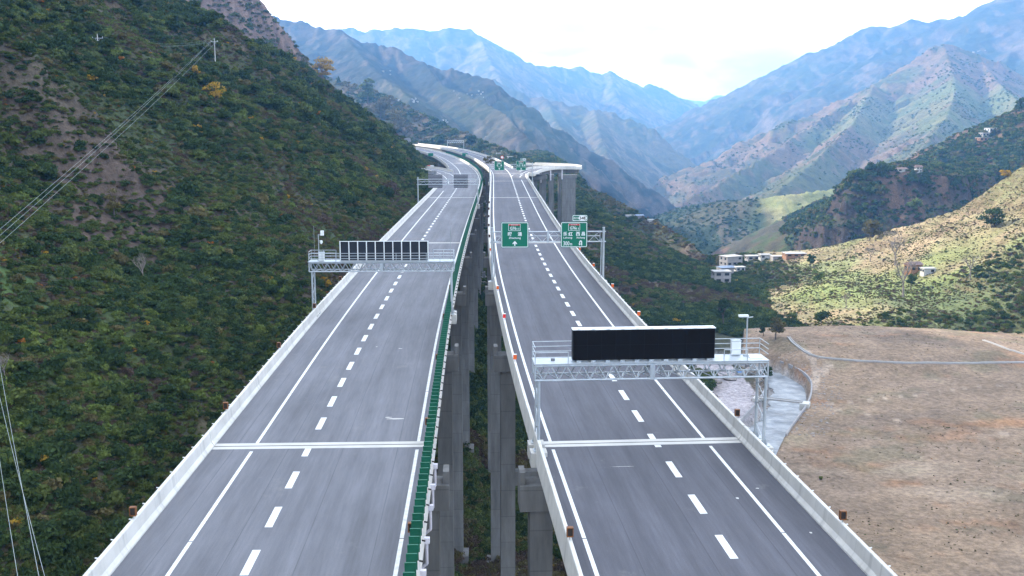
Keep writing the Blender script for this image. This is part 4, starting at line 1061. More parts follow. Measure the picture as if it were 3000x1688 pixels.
def sign_back(g, x0, z0, x1, z1, y=0.3):
    s = empty('sign_back', ((x0+x1)/2, y, z0), 0, g); w_, h_ = x1-x0, z1-z0
    plate('board', rrect(-w_/2, 0, w_/2, h_, 0.14), -0.03, 0.03, M['alu'], s)
    for i in range(5): block('stiffening_rail', -w_/2+0.06, -0.10, h_*(0.10+0.2*i)-0.03, w_/2-0.06, -0.032, h_*(0.10+0.2*i)+0.03, M['steel'], s)
    for k in (-0.27, 0.27): block('clamp_post', w_*k-0.05, -0.17, 0.05, w_*k+0.05, -0.102, h_-0.05, M['alu'], s)
sign_back(g, 2.75, 4.8, 6.55, 8.35); sign_back(g, 2.75, 8.42, 5.0, 9.35); sign_back(g, 9.55, 4.8, 13.35, 8.35)
# -- far gantries on the curve
pl, W_, rz = gantry_frame(xR, 835.0, -1.3, 12.2)
g = tag(empty('truss_gantry', (pl[0], pl[1], 0), rz), 'tiny bare truss gantry far away on the bend of the right carriageway', 'gantry')
for x in (0, W_):
    for y in (-0.5, 0.5): bar('leg', (x, y, 0), (x, y, 7.6), 0.17, M['steel'], g)
box_truss(g, 0, W_, -0.6, 0.6, 5.9, 7.6, 8, 0.14, 0.08, False)
pl, W_, rz = gantry_frame(xL, 935.0, -12.0, 1.2)
g = tag(empty('sign_gantry', (pl[0], pl[1], 0), rz), 'pale sign gantry half hidden by the hillside at the far end of the road', 'gantry')
for x in (0, W_): bar('post', (x, 0, 0), (x, 0, 8.0), 0.2, M['steel'], g)
for z in (5.2, 6.2, 7.4): bar('chord', (0, 0, z), (W_, 0, z), 0.14, M['steel'], g)
sign_back(g, W_-6.0, 5.0, W_-0.4, 8.6)

# ---------------------------------------------------------------- delineators on the barriers
def delineator(fx, base, s, y, face, who):
    p = pt(fx, y, base+s*0.36, 1.06)
    d = tag(empty('delineator', p, heading(fx, y)), who, 'delineator', 'roadside delineator lamps')
    k = 1.0
    bar('stem', (0,0,0), (0,0,0.22), 0.035, M['steel'], d)
    if face in ('red', 'orange'):
        block('lamp', -0.15,-0.10,0.20, 0.15,0.10,0.62, M['redr'] if face == 'red' else M['orange'], d); block('cap', -0.16,-0.11,0.62, 0.16,0.11,0.66, M['white'], d)
    else:
        b = MB(); b.box(-0.17,-0.12,0.16, -0.13,0.12,0.66).box(0.13,-0.12,0.16, 0.17,0.12,0.66).box(-0.13,-0.12,0.61, 0.13,0.12,0.66).box(-0.13,-0.12,0.16, 0.13,0.12,0.21); b.build('frame', M['brown'], d)
        block('lamp', -0.128,-0.08,0.212, 0.128,0.08,0.608, M['dark'], d)
    return d
ordn = ['nearest','second','third','fourth','fifth','sixth','seventh','eighth','ninth','tenth']
for i, y in enumerate(52.0+20.5*k for k in range(8)):
    delineator(xL, -14.0, -1, y, 'brown', f'{ordn[i]} dark brown delineator box on the hillside barrier of the left road')
for i, y in enumerate(50.0+19.2*k for k in range(8)):
    delineator(xR, 13.25, 1, y, 'brown' if i < 2 else 'orange', f'{ordn[i]} {"brown" if i < 2 else "orange"} delineator on the valley-side barrier of the right road')
for i, (y, f_) in enumerate(((48.8,'brown'),(87.7,'orange'),(107,'red'),(126,'orange'),(165,'orange'),(185,'black'),(205,'black'),(225,'black'),(245,'black'),(265,'black'))):
    delineator(xR, -0.75, -1, y, f_, f'{ordn[i]} {dict(brown="brown",orange="orange",red="red",black="dark")[f_]} delineator on the gap-side barrier of the right road')
for i, y in enumerate((49.3, 68.0, 87.6, 106.8, 126.5)):
    delineator(xL, 0.30, 1, y, 'brown', f'{ordn[i]} brown delineator beside the green anti-glare boards')
# ---------------------------------------------------------------- ramps at the interchange
def smooth_path(pts, step=2.5):
    P = np.array(pts, float); out_ = []
    for i in range(len(P)-1):
        p0, p1, p2, p3 = P[max(i-1, 0)], P[i], P[i+1], P[min(i+2, len(P)-1)]
        n = max(2, int(np.linalg.norm(p2-p1)/step))
        for t in np.arange(n)/n:
            out_.append(0.5*((2*p1)+(-p0+p2)*t+(2*p0-5*p1+4*p2-p3)*t*t+(-p0+3*p1-3*p2+p3)*t**3))
    out_.append(P[-1]); out_ = np.array(out_)
    d = np.gradient(out_, axis=0); d /= np.linalg.norm(d, axis=1)[:, None]
    return out_, np.stack([d[:, 1], -d[:, 0]], 1)          # points, right-hand normals
BPROF = lambda b, s: [(b, 0.0), (b+s*0.01, 0.10), (b+s*0.17, 0.34), (b+s*0.24, 1.02), (b+s*0.27, 1.06), (b+s*0.44, 1.06), (b+s*0.47, 1.02), (b+s*0.52, 0.55), (b+s*0.60, -0.38), (b+s*0.40, -0.62), (b+s*0.40, -0.01)]
# exit ramp: leaves the right carriageway and loops off to the right
e0 = pt(xR, 420, 13.25)
near = [pt(xR, 404, 13.25)[:2], (e0[0]+0.2, 420), (e0[0]+1.6, 436)] + [atz(u, v, 1.06)[:2] for u, v in ((1563,505.5),(1584,495.2),(1611,489.2),(1642,487.0),(1672,487.3))] + [(33.0,497.0),(34.0,512.0),(28.0,530.0),(12.0,545.0)]
PR, NR_ = smooth_path(near)
rr_ = tag(empty('road'), kind='structure')
k0 = 4
loft('asphalt_surface', PR, NR_, [(-8.6, -0.012), (-4.3, -0.012), (0.1, -0.012)], M['asphalt_r'], rr_)
loft('edge_line', PR[k0:], NR_[k0:], [(-2.55, 0.008), (-2.30, 0.008)], M['paint'], rr_)
loft('edge_line', PR[k0+2:], NR_[k0+2:], [(-6.30, 0.008), (-6.05, 0.008)], M['paint'], rr_)
rv = tag(empty('ramp_viaduct'), 'curved exit ramp on tall concrete wall piers right of the far sign gantry', 'viaduct')
loft('deck_slab', PR[8:], NR_[8:], [(-9.2, -0.04), (0.55, -0.04), (0.55, -0.32), (-0.7, -0.60), (-0.9, -2.3), (-7.8, -2.3), (-8.0, -0.60), (-9.2, -0.32)], M['conc_d'], rv, closed=True, caps=True)
bo = tag(empty('concrete_barrier'), 'curved concrete barrier on the near edge of the exit ramp', 'barrier', 'concrete barriers of the carriageways')
loft('barrier_segment', PR[1:], NR_[1:], BPROF(0.0, 1), M['barrier'], bo, closed=True, caps=True)
bi = tag(empty('concrete_barrier'), 'concrete barrier on the far edge of the exit ramp', 'barrier', 'concrete barriers of the carriageways')
loft('barrier_segment', PR[24:], NR_[24:], BPROF(-8.6, -1), M['barrier'], bi, closed=True, caps=True)
def ramp_pier(u, wpx, y, kind):
    x = (u-CX)/F*y*0.99; w_ = wpx/F*y; pr = empty('pier', (x, y, 0), 0, rv); zb = ground_z(x, y)-3
    if kind == 'wall':
        block('wall', -w_/2, -1.2, zb, w_/2, 1.2, -4.0, M['conc_d'], pr); block('cap_beam', -w_/2-0.6, -1.5, -4.0, w_/2+0.6, 1.5, -2.35, M['conc_d'], pr)
    else:
        block('column', -w_/2, -1.0, zb, w_/2, 1.0, -4.0, M['conc_d'], pr); block('column', -w_/2, 5.0, zb, w_/2, 7.0, -4.0, M['conc_d'], pr)
        block('cap_beam', -w_/2-0.15, -1.6, -4.0, w_/2+0.15, 7.8, -2.35, M['conc_d'], pr); block('tie_beam', -w_/2+0.3, 1.0, -16, w_/2-0.3, 5.0, -14.5, M['conc_d'], pr)
for a_ in ((1667,40,483,'wall'), (1641,8,496,'col'), (1616,14,484,'col'), (1590,20,478,'wall'), (1570,9,470,'col')): ramp_pier(*a_)
for u, v in ((1562,531),(1584,520),(1612,513),(1645,510)):
    q = at(u, v, 480); block('drain_pipe', q[0]-0.25, q[1]-6, q[2]-2.2, q[0]+0.25, q[1]-5.6, q[2]+2.4, M['pipe'], rv)
# entry ramp: joins the left carriageway out of the hillside
left = [pt(xL, 366, -14.0)[:2], (pt(xL, 385, -14.0)[0]-0.6, 385), (pt(xL, 410, -14.6)[0]-1.6, 410), (-33.5,440), (-38.5,464), (-46,488), (-57,510), (-70,525)]
PL_, NL_ = smooth_path(left)
rl = tag(empty('road'), kind='structure')
loft('asphalt_surface', PL_, NL_, [(-0.1, -0.014), (5, -0.014), (9.5, -0.014)], M['asphalt'], rl)
loft('edge_line', PL_[2:], NL_[2:], [(2.6, 0.008), (2.85, 0.008)], M['paint'], rl)
loft('edge_line', PL_[10:], NL_[10:], [(6.6, 0.008), (6.85, 0.008)], M['paint'], rl)
lv = tag(empty('ramp_viaduct'), 'entry ramp joining the left carriageway out of the hillside', 'viaduct')
loft('deck_slab', PL_, NL_, [(-0.6, -0.04), (9.8, -0.04), (9.8, -1.6), (-0.6, -1.6)], M['conc_d'], lv, closed=True, caps=True)
for i in (14, 30, 44):
    p = PL_[min(i, len(PL_)-1)]; zb = ground_z(p[0]+4, p[1])-2; pr = empty('pier', (p[0]+4, p[1], 0), 0, lv); block('column', -1, -1, zb, 1, 1, -1.6, M['conc_d'], pr)
bl = tag(empty('concrete_barrier'), 'pale concrete barrier on the hillside edge of the entry ramp', 'barrier', 'concrete barriers of the carriageways')
loft('barrier_segment', PL_, NL_, BPROF(0.0, -1), M['barrier'], bl, closed=True, caps=True)
bm_ = tag(empty('concrete_barrier'), 'short white concrete wall where the entry ramp parts from the left carriageway', 'barrier', 'concrete barriers of the carriageways')
loft('barrier_segment', PL_[34:], NL_[34:], BPROF(9.4, 1), M['barrier'], bm_, closed=True, caps=True)
p = atz(1261, 490, 0.0)
cone = tag(empty('water_barrier', p), 'small red and white plastic barrier at the mouth of the entry ramp', 'barrier')
block('red_half', -1.6,-0.4,0,0.0,0.4,0.95, M['redr'], cone); block('white_half', 0.0,-0.4,0,1.6,0.4,0.95, M['white'], cone)
# green panels by the far bend
for (u, v, Y, wp, hp, lb) in ((1262,458,672,15,9,'green panel standing on the hillside barrier of the far left bend'), (1309,455,745,18,9,'green panel on the median of the far bend'), (1362,458,690,16,9,'green panel on the inner barrier of the far right bend')):
    q = at(u, v, Y); k = Y/F
    s = tag(empty('guide_panel', q), lb, 'sign', 'green panels on the far bend')
    plate('board', rrect(-wp*k/2, 0, wp*k/2, hp*k, 0.1), -0.05, 0.05, M['green'], s)
    for x in (-wp*k*0.4, wp*k*0.4): bar('post', (x, 0.1, -q[2]), (x, 0.1, hp*k), 0.08, M['steel'], s)
# a speed-limit disc on its post beyond the far gantry
q = at(1471, 461, 470); s = tag(empty('speed_sign', (q[0], q[1], 0)), 'small round white traffic sign above the far left direction sign', 'sign')
bar('post', (0,0,0), (0,0,q[2]+0.6), 0.07, M['steel'], s)
plate('disc_rim', [(0.75*math.cos(t*math.pi/10), q[2]+0.75*math.sin(t*math.pi/10)) for t in range(20)], -0.12, -0.08, M['redr'], s)
plate('disc', [(0.55*math.cos(t*math.pi/10), q[2]+0.55*math.sin(t*math.pi/10)) for t in range(20)], -0.14, -0.125, M['white'], s)
# ---------------------------------------------------------------- finding the ground under a photo pixel
_T = np.geomspace(40, 9000, 1600)
def hit(u, v):
    x, y = (u-CX)/F, -(v-CY)/F; c, s = math.cos(PITCH), math.sin(PITCH)
    d = (x, c+y*s, -s+y*c); t = _T/d[1]
    z = HC + d[2]*t; h = ground_zs(d[0]*t, d[1]*t)[0]
    i = int(np.argmax(h >= z)); 
    if not (h >= z).any(): i = len(t)-1
    t2 = np.linspace(t[max(i-1, 0)], t[i], 30); h2 = ground_zs(d[0]*t2, d[1]*t2)[0]; z2 = HC+d[2]*t2
    j = int(np.argmax(h2 >= z2)); tt = t2[j]
    return (d[0]*tt, d[1]*tt, float(h2[j]))
def hits(L_): return [hit(*p) for p in L_]
# ---------------------------------------------------------------- stream, walls, footbridge, gravel
def water_mat():
    m = bpy.data.materials.new('stream_water'); m.use_nodes = True; t = m.node_tree; b = t.nodes['Principled BSDF']
    b.inputs['Base Color'].default_value = (0.22,0.25,0.28,1); b.inputs['Roughness'].default_value = 0.38; b.inputs['IOR'].default_value = 1.33
    tcn = nd(t, 'ShaderNodeTexCoord'); n = nd(t, 'ShaderNodeTexNoise'); n.inputs['Scale'].default_value = 0.9; n.inputs['Detail'].default_value = 6
    t.links.new(tcn.outputs['Object'], n.inputs['Vector']); bp = nd(t, 'ShaderNodeBump'); bp.inputs['Strength'].default_value = 0.6; bp.inputs['Distance'].default_value = 0.2
    t.links.new(n.outputs['Fac'], bp.inputs['Height']); t.links.new(bp.outputs[0], b.inputs['Normal'])
    r = nd(t, 'ShaderNodeValToRGB'); r.color_ramp.elements[0].color = (0.12,0.135,0.15,1); r.color_ramp.elements[1].color = (0.28,0.30,0.32,1); r.color_ramp.elements[0].position = 0.35; r.color_ramp.elements[1].position = 0.65
    n2 = nd(t, 'ShaderNodeTexNoise'); n2.inputs['Scale'].default_value = 0.35; n2.inputs['Detail'].default_value = 7; t.links.new(tcn.outputs['Object'], n2.inputs['Vector'])
    t.links.new(n2.outputs['Fac'], r.inputs['Fac']); t.links.new(r.outputs['Color'], b.inputs['Base Color'])
    return m
M['water'] = water_mat()
PS, NS = smooth_path(STREAM, 2.0)
wob = np.array([1.0*math.sin(i*0.35)+0.6*math.sin(i*0.9+1) for i in range(len(PS))])
n_, v_, f_ = len(PS), [], []
for i in range(n_):
    for o in (-4.3+0.4*wob[i], -2, 0, 2, 4.1+0.5*wob[(i*3) % n_]): v_.append((PS[i][0]+NS[i][0]*o, PS[i][1]+NS[i][1]*o, ZG-2.75))
for i in range(n_-1):
    for j in range(4): a = i*5+j; f_.append((a, a+1, a+6, a+5))
me = bpy.data.meshes.new('water'); me.from_pydata(v_, [], f_); me.materials.append(M['water']); bmesh_fix(me); tag(link('stream_water', me), kind='structure')
def near_idx(u, v): 
    q = atz(u, v, ZG-2); return int(np.argmin(np.hypot(PS[:, 0]-q[0], PS[:, 1]-q[1])))
ia, ib = sorted((near_idx(2240,1085), near_idx(2225,1290)))
for s, lb in ((1, 'curved grey concrete retaining wall on the brown-field bank of the stream'), (-1, 'concrete retaining wall on the gravel bank of the stream')):
    w_ = tag(empty('retaining_wall'), lb, 'wall')
    seg = list(range(ia, ib+1, 4))
    for p, q in zip(seg[:-1], seg[1:]):
        sl = slice(p, q+1)
        loft('wall_panel', PS[sl], NS[sl], [(s*5.0, ZG-3.4), (s*5.5, ZG+0.25), (s*5.85, ZG+0.25), (s*5.85, ZG-3.4)], M['wallg'], w_, closed=True, caps=True)
a_, b_ = atz(2222,1166,ZG+0.5), atz(2352,1180,ZG+0.5)
fb = tag(empty('footbridge', a_, math.atan2(b_[1]-a_[1], b_[0]-a_[0])), 'narrow concrete footbridge across the walled stream', 'bridge'); Lb = math.hypot(b_[0]-a_[0], b_[1]-a_[1])
block('deck', 0, -0.75, -0.12, Lb, 0.75, 0.12, M['roofg'], fb)
block('kerb', 0, -0.75, 0.12, Lb, -0.60, 0.32, M['roofg'], fb); block('kerb', 0, 0.60, 0.12, Lb, 0.75, 0.32, M['roofg'], fb); block('abutment', Lb-0.6, -1.4, -1.6, Lb+1.6, 1.4, 0.10, M['conc'], fb)
block('abutment', -1.2, -1.2, -1.6, 0.4, 1.2, 0.10, M['conc'], fb)
def rock_mesh(seed, name='rock', sub=2, rough=0.35):
    b = bmesh.new(); bmesh.ops.create_icosphere(b, subdivisions=sub, radius=1.0); rg = np.random.RandomState(seed); o = rg.uniform(0, 50, 3)
    for v in b.verts:
        c_ = np.array(v.co); n = float(vnoise(np.array([c_[0]*1.4+o[0]+c_[2]]), np.array([c_[1]*1.4+o[1]-c_[2]*0.7]), seed)[0]); v.co *= 1+rough*(n-0.5)*2
        v.co.z *= 0.65
    me = bpy.data.meshes.new(name); b.to_mesh(me); b.free(); me.materials.append(M['stone']); return me
rocks = [rock_mesh(i) for i in range(5)]
for i, (u, v, sz, lb) in enumerate(((2138,1112,2.0,'largest pale boulder on the gravel bank by the stream'), (2078,1130,1.7,'dark-sided boulder at the left edge of the gravel bank'), (2095,1122,1.3,'flat slab of rock among the boulders left on the gravel bank'), (2187,1095,2.3,'pinkish boulder heap behind the gantry leg'), (2094,1163,0.8,'small lone stone against the road barrier'))):
    q = hit(u, v); o = tag(link('boulder', rocks[i % 5]), lb, 'boulder', 'boulders on the gravel bank'); o.location = (q[0], q[1], q[2]+sz*0.2); o.scale = (sz*1.2, sz, sz*0.8); o.rotation_euler = (0.2*i, 0.1, i*1.3)
# blue sheets and a blue-roofed shed seen through the truss
for u, v, a, b, hgt, lb in ((2172,1098,2.6,1.8,0.9,'small blue tarpaulin heap below the near gantry truss'), (2140,1066,5.0,3.0,2.2,'blue-roofed site shed seen through the near gantry truss'), (2178,1066,3.4,2.6,1.8,'smaller blue-roofed shed next to the gantry leg')):
    q = hit(u, v); sh = tag(empty('shed', q, 0.2), lb, 'shed', 'blue sheds by the stream'); block('walls', -a/2,-b/2,-0.3, a/2,b/2,hgt, M['wallw'], sh)
    r = MB(); r.v = [(-a*0.56,-b*0.6,hgt),(a*0.56,-b*0.6,hgt),(a*0.56,b*0.6,hgt),(-a*0.56,b*0.6,hgt),(-a*0.5,0,hgt+0.6),(a*0.5,0,hgt+0.6)]; r.f = [(0,1,5,4),(2,3,4,5),(1,2,5),(3,0,4),(3,2,1,0)]; r.build('roof', M['tarp'], sh)
# riprap and pebbles: stones nobody would count
def stones(name, n, area, smin, smax, mats):
    rg = np.random.RandomState(5); b = MB(); base = rock_mesh(9, 'pebble', 1); bv = np.array([v.co[:] for v in base.vertices]); bf = [tuple(p.vertices) for p in base.polygons]
    pts = area(rg, n); zz = ground_zs(pts[:, 0], pts[:, 1])[0]; vs, fs = [], []
    for i in range(len(pts)):
        s = rg.uniform(smin, smax); a = rg.uniform(0, 6.28); c_, s_ = math.cos(a), math.sin(a)
        q = bv*np.array([s*rg.uniform(0.7,1.4), s, s*rg.uniform(0.5,0.9)]); q = np.stack([q[:,0]*c_-q[:,1]*s_+pts[i,0], q[:,0]*s_+q[:,1]*c_+pts[i,1], q[:,2]+zz[i]+s*0.15], 1)
        k = len(vs)*len(bv); vs.append(q); fs += [tuple(j+k for j in f) for f in bf]
    me = bpy.data.meshes.new(name); me.from_pydata(np.concatenate(vs), [], fs); me.materials.append(mats); return tag(link(name, me), kind='stuff')
def bank_area(rg, n):
    i = rg.randint(ia, ib, n); o = np.where(rg.rand(n) < 0.55, rg.uniform(6.1, 8.0, n), rg.uniform(-13, -6.3, n)); i2 = np.minimum(i, len(PS)-1)
    k = np.where(o > 0, (PS[i2][:, 1] > 238), True); p = PS[i2]+NS[i2]*o[:, None]+rg.uniform(-0.8, 0.8, (n, 2)); return p[k]
tag(stones('riprap', 520, bank_area, 0.14, 0.38, M['stone']), 'grey loose stones along the stream walls', 'stones')
def bed_area(rg, n):
    i = rg.randint(ia, ib, n); o = np.where(rg.rand(n) < 0.6, rg.uniform(1.5, 4.4, n), rg.uniform(-4.5, 0, n)); return PS[i]+NS[i]*o[:, None]+rg.uniform(-0.8, 0.8, (n, 2))
tag(stones('streambed_stones', 420, bed_area, 0.12, 0.42, M['stone']), 'dark stones standing out of the shallow stream', 'stones')
# concrete drain channels across the mound
def drain(px_pts, w_, lb):
    P = np.array(hits(px_pts)); S_, N_ = smooth_path(P[:, :2], 1.5); z = ground_zs(S_[:, 0], S_[:, 1])[0]
    v, f = [], []
    pr = [(-w_/2, -0.1), (-w_/2, 0.30), (-w_/2+0.22, 0.30), (-w_/2+0.22, 0.10), (w_/2-0.22, 0.10), (w_/2-0.22, 0.30), (w_/2, 0.30), (w_/2, -0.1)]
    for i in range(len(S_)):
        for o, zz in pr: v.append((S_[i][0]+N_[i][0]*o, S_[i][1]+N_[i][1]*o, z[i]+zz))
    for i in range(len(S_)-1):
        for j in range(len(pr)-1): a = i*len(pr)+j; f.append((a, a+1, a+1+len(pr), a+len(pr)))
    me = bpy.data.meshes.new('drain_channel'); me.from_pydata(v, [], f); me.materials.append(M['roofg']); bmesh_fix(me)
    return tag(link('drain_channel', me), lb, 'drain')
drain([(2310,988),(2330,1010),(2375,1040),(2440,1052),(2560,1060),(2700,1064),(2850,1065),(3040,1063)], 0.95, 'long pale concrete drain curving round the foot of the brown mound')
drain([(2880,998),(2920,1012),(2960,1027),(3030,1048)], 0.8, 'short concrete drain on the right flank of the brown mound')

# ---------------------------------------------------------------- houses
def house(name, label, u0, v0, u1, v1, wall, roof='flat', floors=2, rot=0.25, group=None, win=True, depth=0.7, cat='house', cols=None):
    """front face given by its pixel box; it stands on the ground under the box"""
    q = hit((u0+u1)/2, v1); Y = q[1]; k = Y/F*1.0; w_, h_ = (u1-u0)*k, (v1-v0)*k; d_ = max(3.0, w_*depth)
    t = tag(empty(name, q, rot), label, cat, group)
    block('walls', -w_/2, 0, -3.0, w_/2, d_, h_, wall, t)
    if roof == 'flat':
        block('roof', -w_/2-0.35, -0.35, h_, w_/2+0.35, d_+0.35, h_+0.22, M['roofg'], t)
    elif roof == 'white': block('roof', -w_/2-0.3, -0.3, h_, w_/2+0.3, d_+0.3, h_+0.18, M['wallw'], t)
    else:
        m = {'blue': M['roofb'], 'tile': M['thatch']}[roof]; r = MB(); rh = h_*0.35 if roof == 'tile' else 0.7
        r.v = [(-w_/2-0.5,-0.5,h_),(w_/2+0.5,-0.5,h_),(w_/2+0.5,d_+0.5,h_),(-w_/2-0.5,d_+0.5,h_),(-w_/2-0.3,d_/2,h_+rh),(w_/2+0.3,d_/2,h_+rh)]
        r.f = [(0,1,5,4),(2,3,4,5),(1,2,5),(3,0,4),(3,2,1,0)]; r.build('roof', m, t)
    if win:
        n = cols or max(2, int(w_/2.6)); fh = h_/floors
        for fl in range(floors):
            if fl: block('floor_band', -w_/2-0.12, -0.12, fl*fh-0.12, w_/2+0.12, d_+0.1, fl*fh+0.1, M['roofg'], t)
            for i in range(n):
                if random.random() < 0.2: continue
                x = -w_/2 + w_*(i+0.5)/n; ww = w_/n*0.27
                block('window', x-ww, -0.04, fl*fh+fh*0.38, x+ww, 0.1, fl*fh+fh*0.80, M['glass'], t)
            for i in range(max(2, int(d_/2.8))):
                yy = d_*(i+0.5)/max(2, int(d_/2.8)); block('window', -w_/2-0.04, yy-0.6, fl*fh+fh*0.38, -w_/2+0.1, yy+0.6, fl*fh+fh*0.80, M['glass'], t)
    return t
house('unfinished_house', 'grey three-storey unfinished house with open dark windows in the valley hamlet', 2125,752,2180,781, M['wallg'], 'flat', 2, 0.45)
house('terrace_house', 'lowest grey house of the valley hamlet with a flat roof and balcony', 2092,796,2142,832, M['wallg'], 'flat', 2, 0.1)
house('tin_roof_house', 'grey house with a blue-grey hipped roof behind the lowest hamlet house', 2110,784,2152,806, M['wallg'], 'blue', 1, 0.3, win=False)
house('small_house', 'small white house right of the blue-grey roofed hamlet house', 2156,783,2184,797, M['wallw'], 'white', 1, 0.2)
house('low_house', 'low white house with a water tank right of the three-storey house', 2190,751,2227,764, M['wallg'], 'flat', 1, 0.15)
house('low_house', 'pale house with a broad flat roof, second right of the three-storey house', 2228,747,2259,760, M['wallw'], 'flat', 1, 0.1)
house('low_house', 'dark low house between the pale houses and the long wall of the hamlet', 2264,752,2296,760, M['wallg'], 'flat', 1, 0.1, win=False)
house('long_house', 'long reddish house at the right end of the valley hamlet under the cliff', 2303,744,2362,755, M['mud'], 'flat', 1, 0.05)
house('mud_house', 'brown mud-brick farmhouse with an old tile roof on the sunny terraces', 2664,776,2706,800, M['mud'], 'tile', 1, 0.35, cols=2)
house('white_shed', 'low white shed built onto the mud-brick farmhouse', 2706,787,2741,803, M['wallw'], 'white', 1, 0.1, cols=2)
house('hill_house', 'white house between the trees on top of the dark cliff', 2630,495,2658,505, M['wallw'], 'tile', 1, 0.1)
house('hill_house', 'taller white house beside the dark conifers on top of the cliff', 2684,490,2702,506, M['wallw'], 'tile', 2, 0.1)
house('hill_house', 'upper white house on the dark ridge at the right edge', 2898,376,2938,389, M['wallw'], 'flat', 1, 0.15)
house('hill_house', 'grey house just below the upper white house on the dark ridge', 2878,390,2908,402, M['wallg'], 'flat', 1, 0.15)
house('hill_house', 'brick-coloured house lowest of the three on the dark ridge', 2870,404,2905,414, M['mud'], 'flat', 1, 0.15)
house('roadside_shed', 'white-roofed shed on the hill behind the far direction signs', 1455,449,1468,454, M['wallw'], 'white', 1, 0.2, win=False)
house('roadside_house', 'white house on the scrub hill between the two far direction signs', 1488,459,1506,468, M['wallw'], 'white', 1, 0.2)
house('roadside_house', 'small grey-roofed house on the scrub spur above the valley notch', 1865,632,1885,641, M['wallg'], 'blue', 1, 0.1, win=False)
house('roadside_house', 'low pale wall-like house on the scrub spur left of the notch', 1836,632,1862,637, M['wallw'], 'flat', 1, 0.1, win=False)
house('roadside_house', 'little white-roofed house at the tip of the scrub spur', 1900,644,1915,650, M['wallw'], 'white', 1, 0.1, win=False)
rg = np.random.RandomState(21)
for (cu, cv, su, sv, n, lb, gp) in ((1185,294,45,9,11,'tiny pale house in the hillside town above the far road end','houses of the hillside town'), (1375,280,50,13,10,'tiny white house scattered on the middle of the slate-blue mountain','houses on the blue mountain'), (1288,355,28,5,7,'small white roadside house on the dark scrub hill above the far bend','houses on the scrub hill'), (1120,216,25,8,3,'tiny house high on the left of the slate-blue mountain','houses high on the blue mountain'), (2870,150,24,5,4,'tiny house on the big mountain at the upper right','houses on the big mountain')):
    for i in range(n):
        u, v = cu+su*rg.uniform(-1,1), cv+sv*rg.uniform(-1,1); wp = rg.uniform(3.0,5.6)
        house('far_house', lb, u-wp/2, v-wp*0.55, u+wp/2, v, M['wallw'] if rg.rand() < 0.7 else M['wallg'], 'white' if rg.rand() < 0.5 else 'flat', 1, rg.uniform(-0.3,0.3), gp, win=False)

# ---------------------------------------------------------------- power poles and wires
def power_pole(u, v, hpx, label, arm=1.0):
    q = hit(u, v); h = hpx*q[1]/F
    t = tag(empty('power_pole', q), label, 'pole')
    MB().tube((0,0,-1), (0,0,h), 0.19, 10, 0.12).build('pole_shaft', M['pole'], t)
    block('crossarm', -arm, -0.06, h-0.75, arm, 0.06, h-0.62, M['steel'], t); tips = []
    bar('arm_brace', (-arm*0.55,0,h-0.7), (0,0,h-1.5), 0.03, M['steel'], t); bar('arm_brace', (arm*0.55,0,h-0.7), (0,0,h-1.5), 0.03, M['steel'], t)
    for x, z in ((-arm*0.92, h-0.62), (arm*0.92, h-0.62), (0, h)):
        MB().tube((x,0,z), (x,0,z+0.32), 0.07, 8, 0.05).build('insulator', M['ceramic'], t); tips.append((q[0]+x, q[1], q[2]+z+0.3))
    return tips
def cable(a, b, sag, label, r=0.035):
    cu = MB(); n = 24; P = []
    for i in range(n+1):
        t = i/n; P.append(Vector((a[0]+(b[0]-a[0])*t, a[1]+(b[1]-a[1])*t, a[2]+(b[2]-a[2])*t - sag*4*t*(1-t))))
    for p, q in zip(P[:-1], P[1:]): cu.tube(p, q, r, 5)
    return tag(cu.build('power_cable', M['wire']), label, 'cable', 'power cables over the left hillside')
tp = power_pole(632, 207, 87, 'tall concrete power pole with three wires high on the left hillside', 1.1)
e = [at(-60,722,118), at(-60,742,119), at(-60,765,117)]
for a, b, l in zip((tp[0], tp[2], tp[1]), e, ('upper', 'middle', 'lower')): cable(a, b, 0.8, f'{l} of the three long wires falling leftwards from the tall pole', 0.018)
tq = power_pole(287, 135, 30, 'small power pole half hidden in scrub at the upper left', 1.3)
for a, b, l in zip(tq, tp, ('first', 'second', 'third')): cable(a, b, 2.0, f'{l} thin wire from the small upper pole to the tall pole', 0.012)
for i, (a, b) in enumerate(((at(-20,960,62), at(120,1720,33)), (at(-20,1080,60), at(150,1760,33)), (at(-30,1150,58), at(60,1740,33)))):
    cable(a, b, 0.4, f'{("rightmost","middle","leftmost")[i]} of the three wires crossing the lower left corner', 0.012)
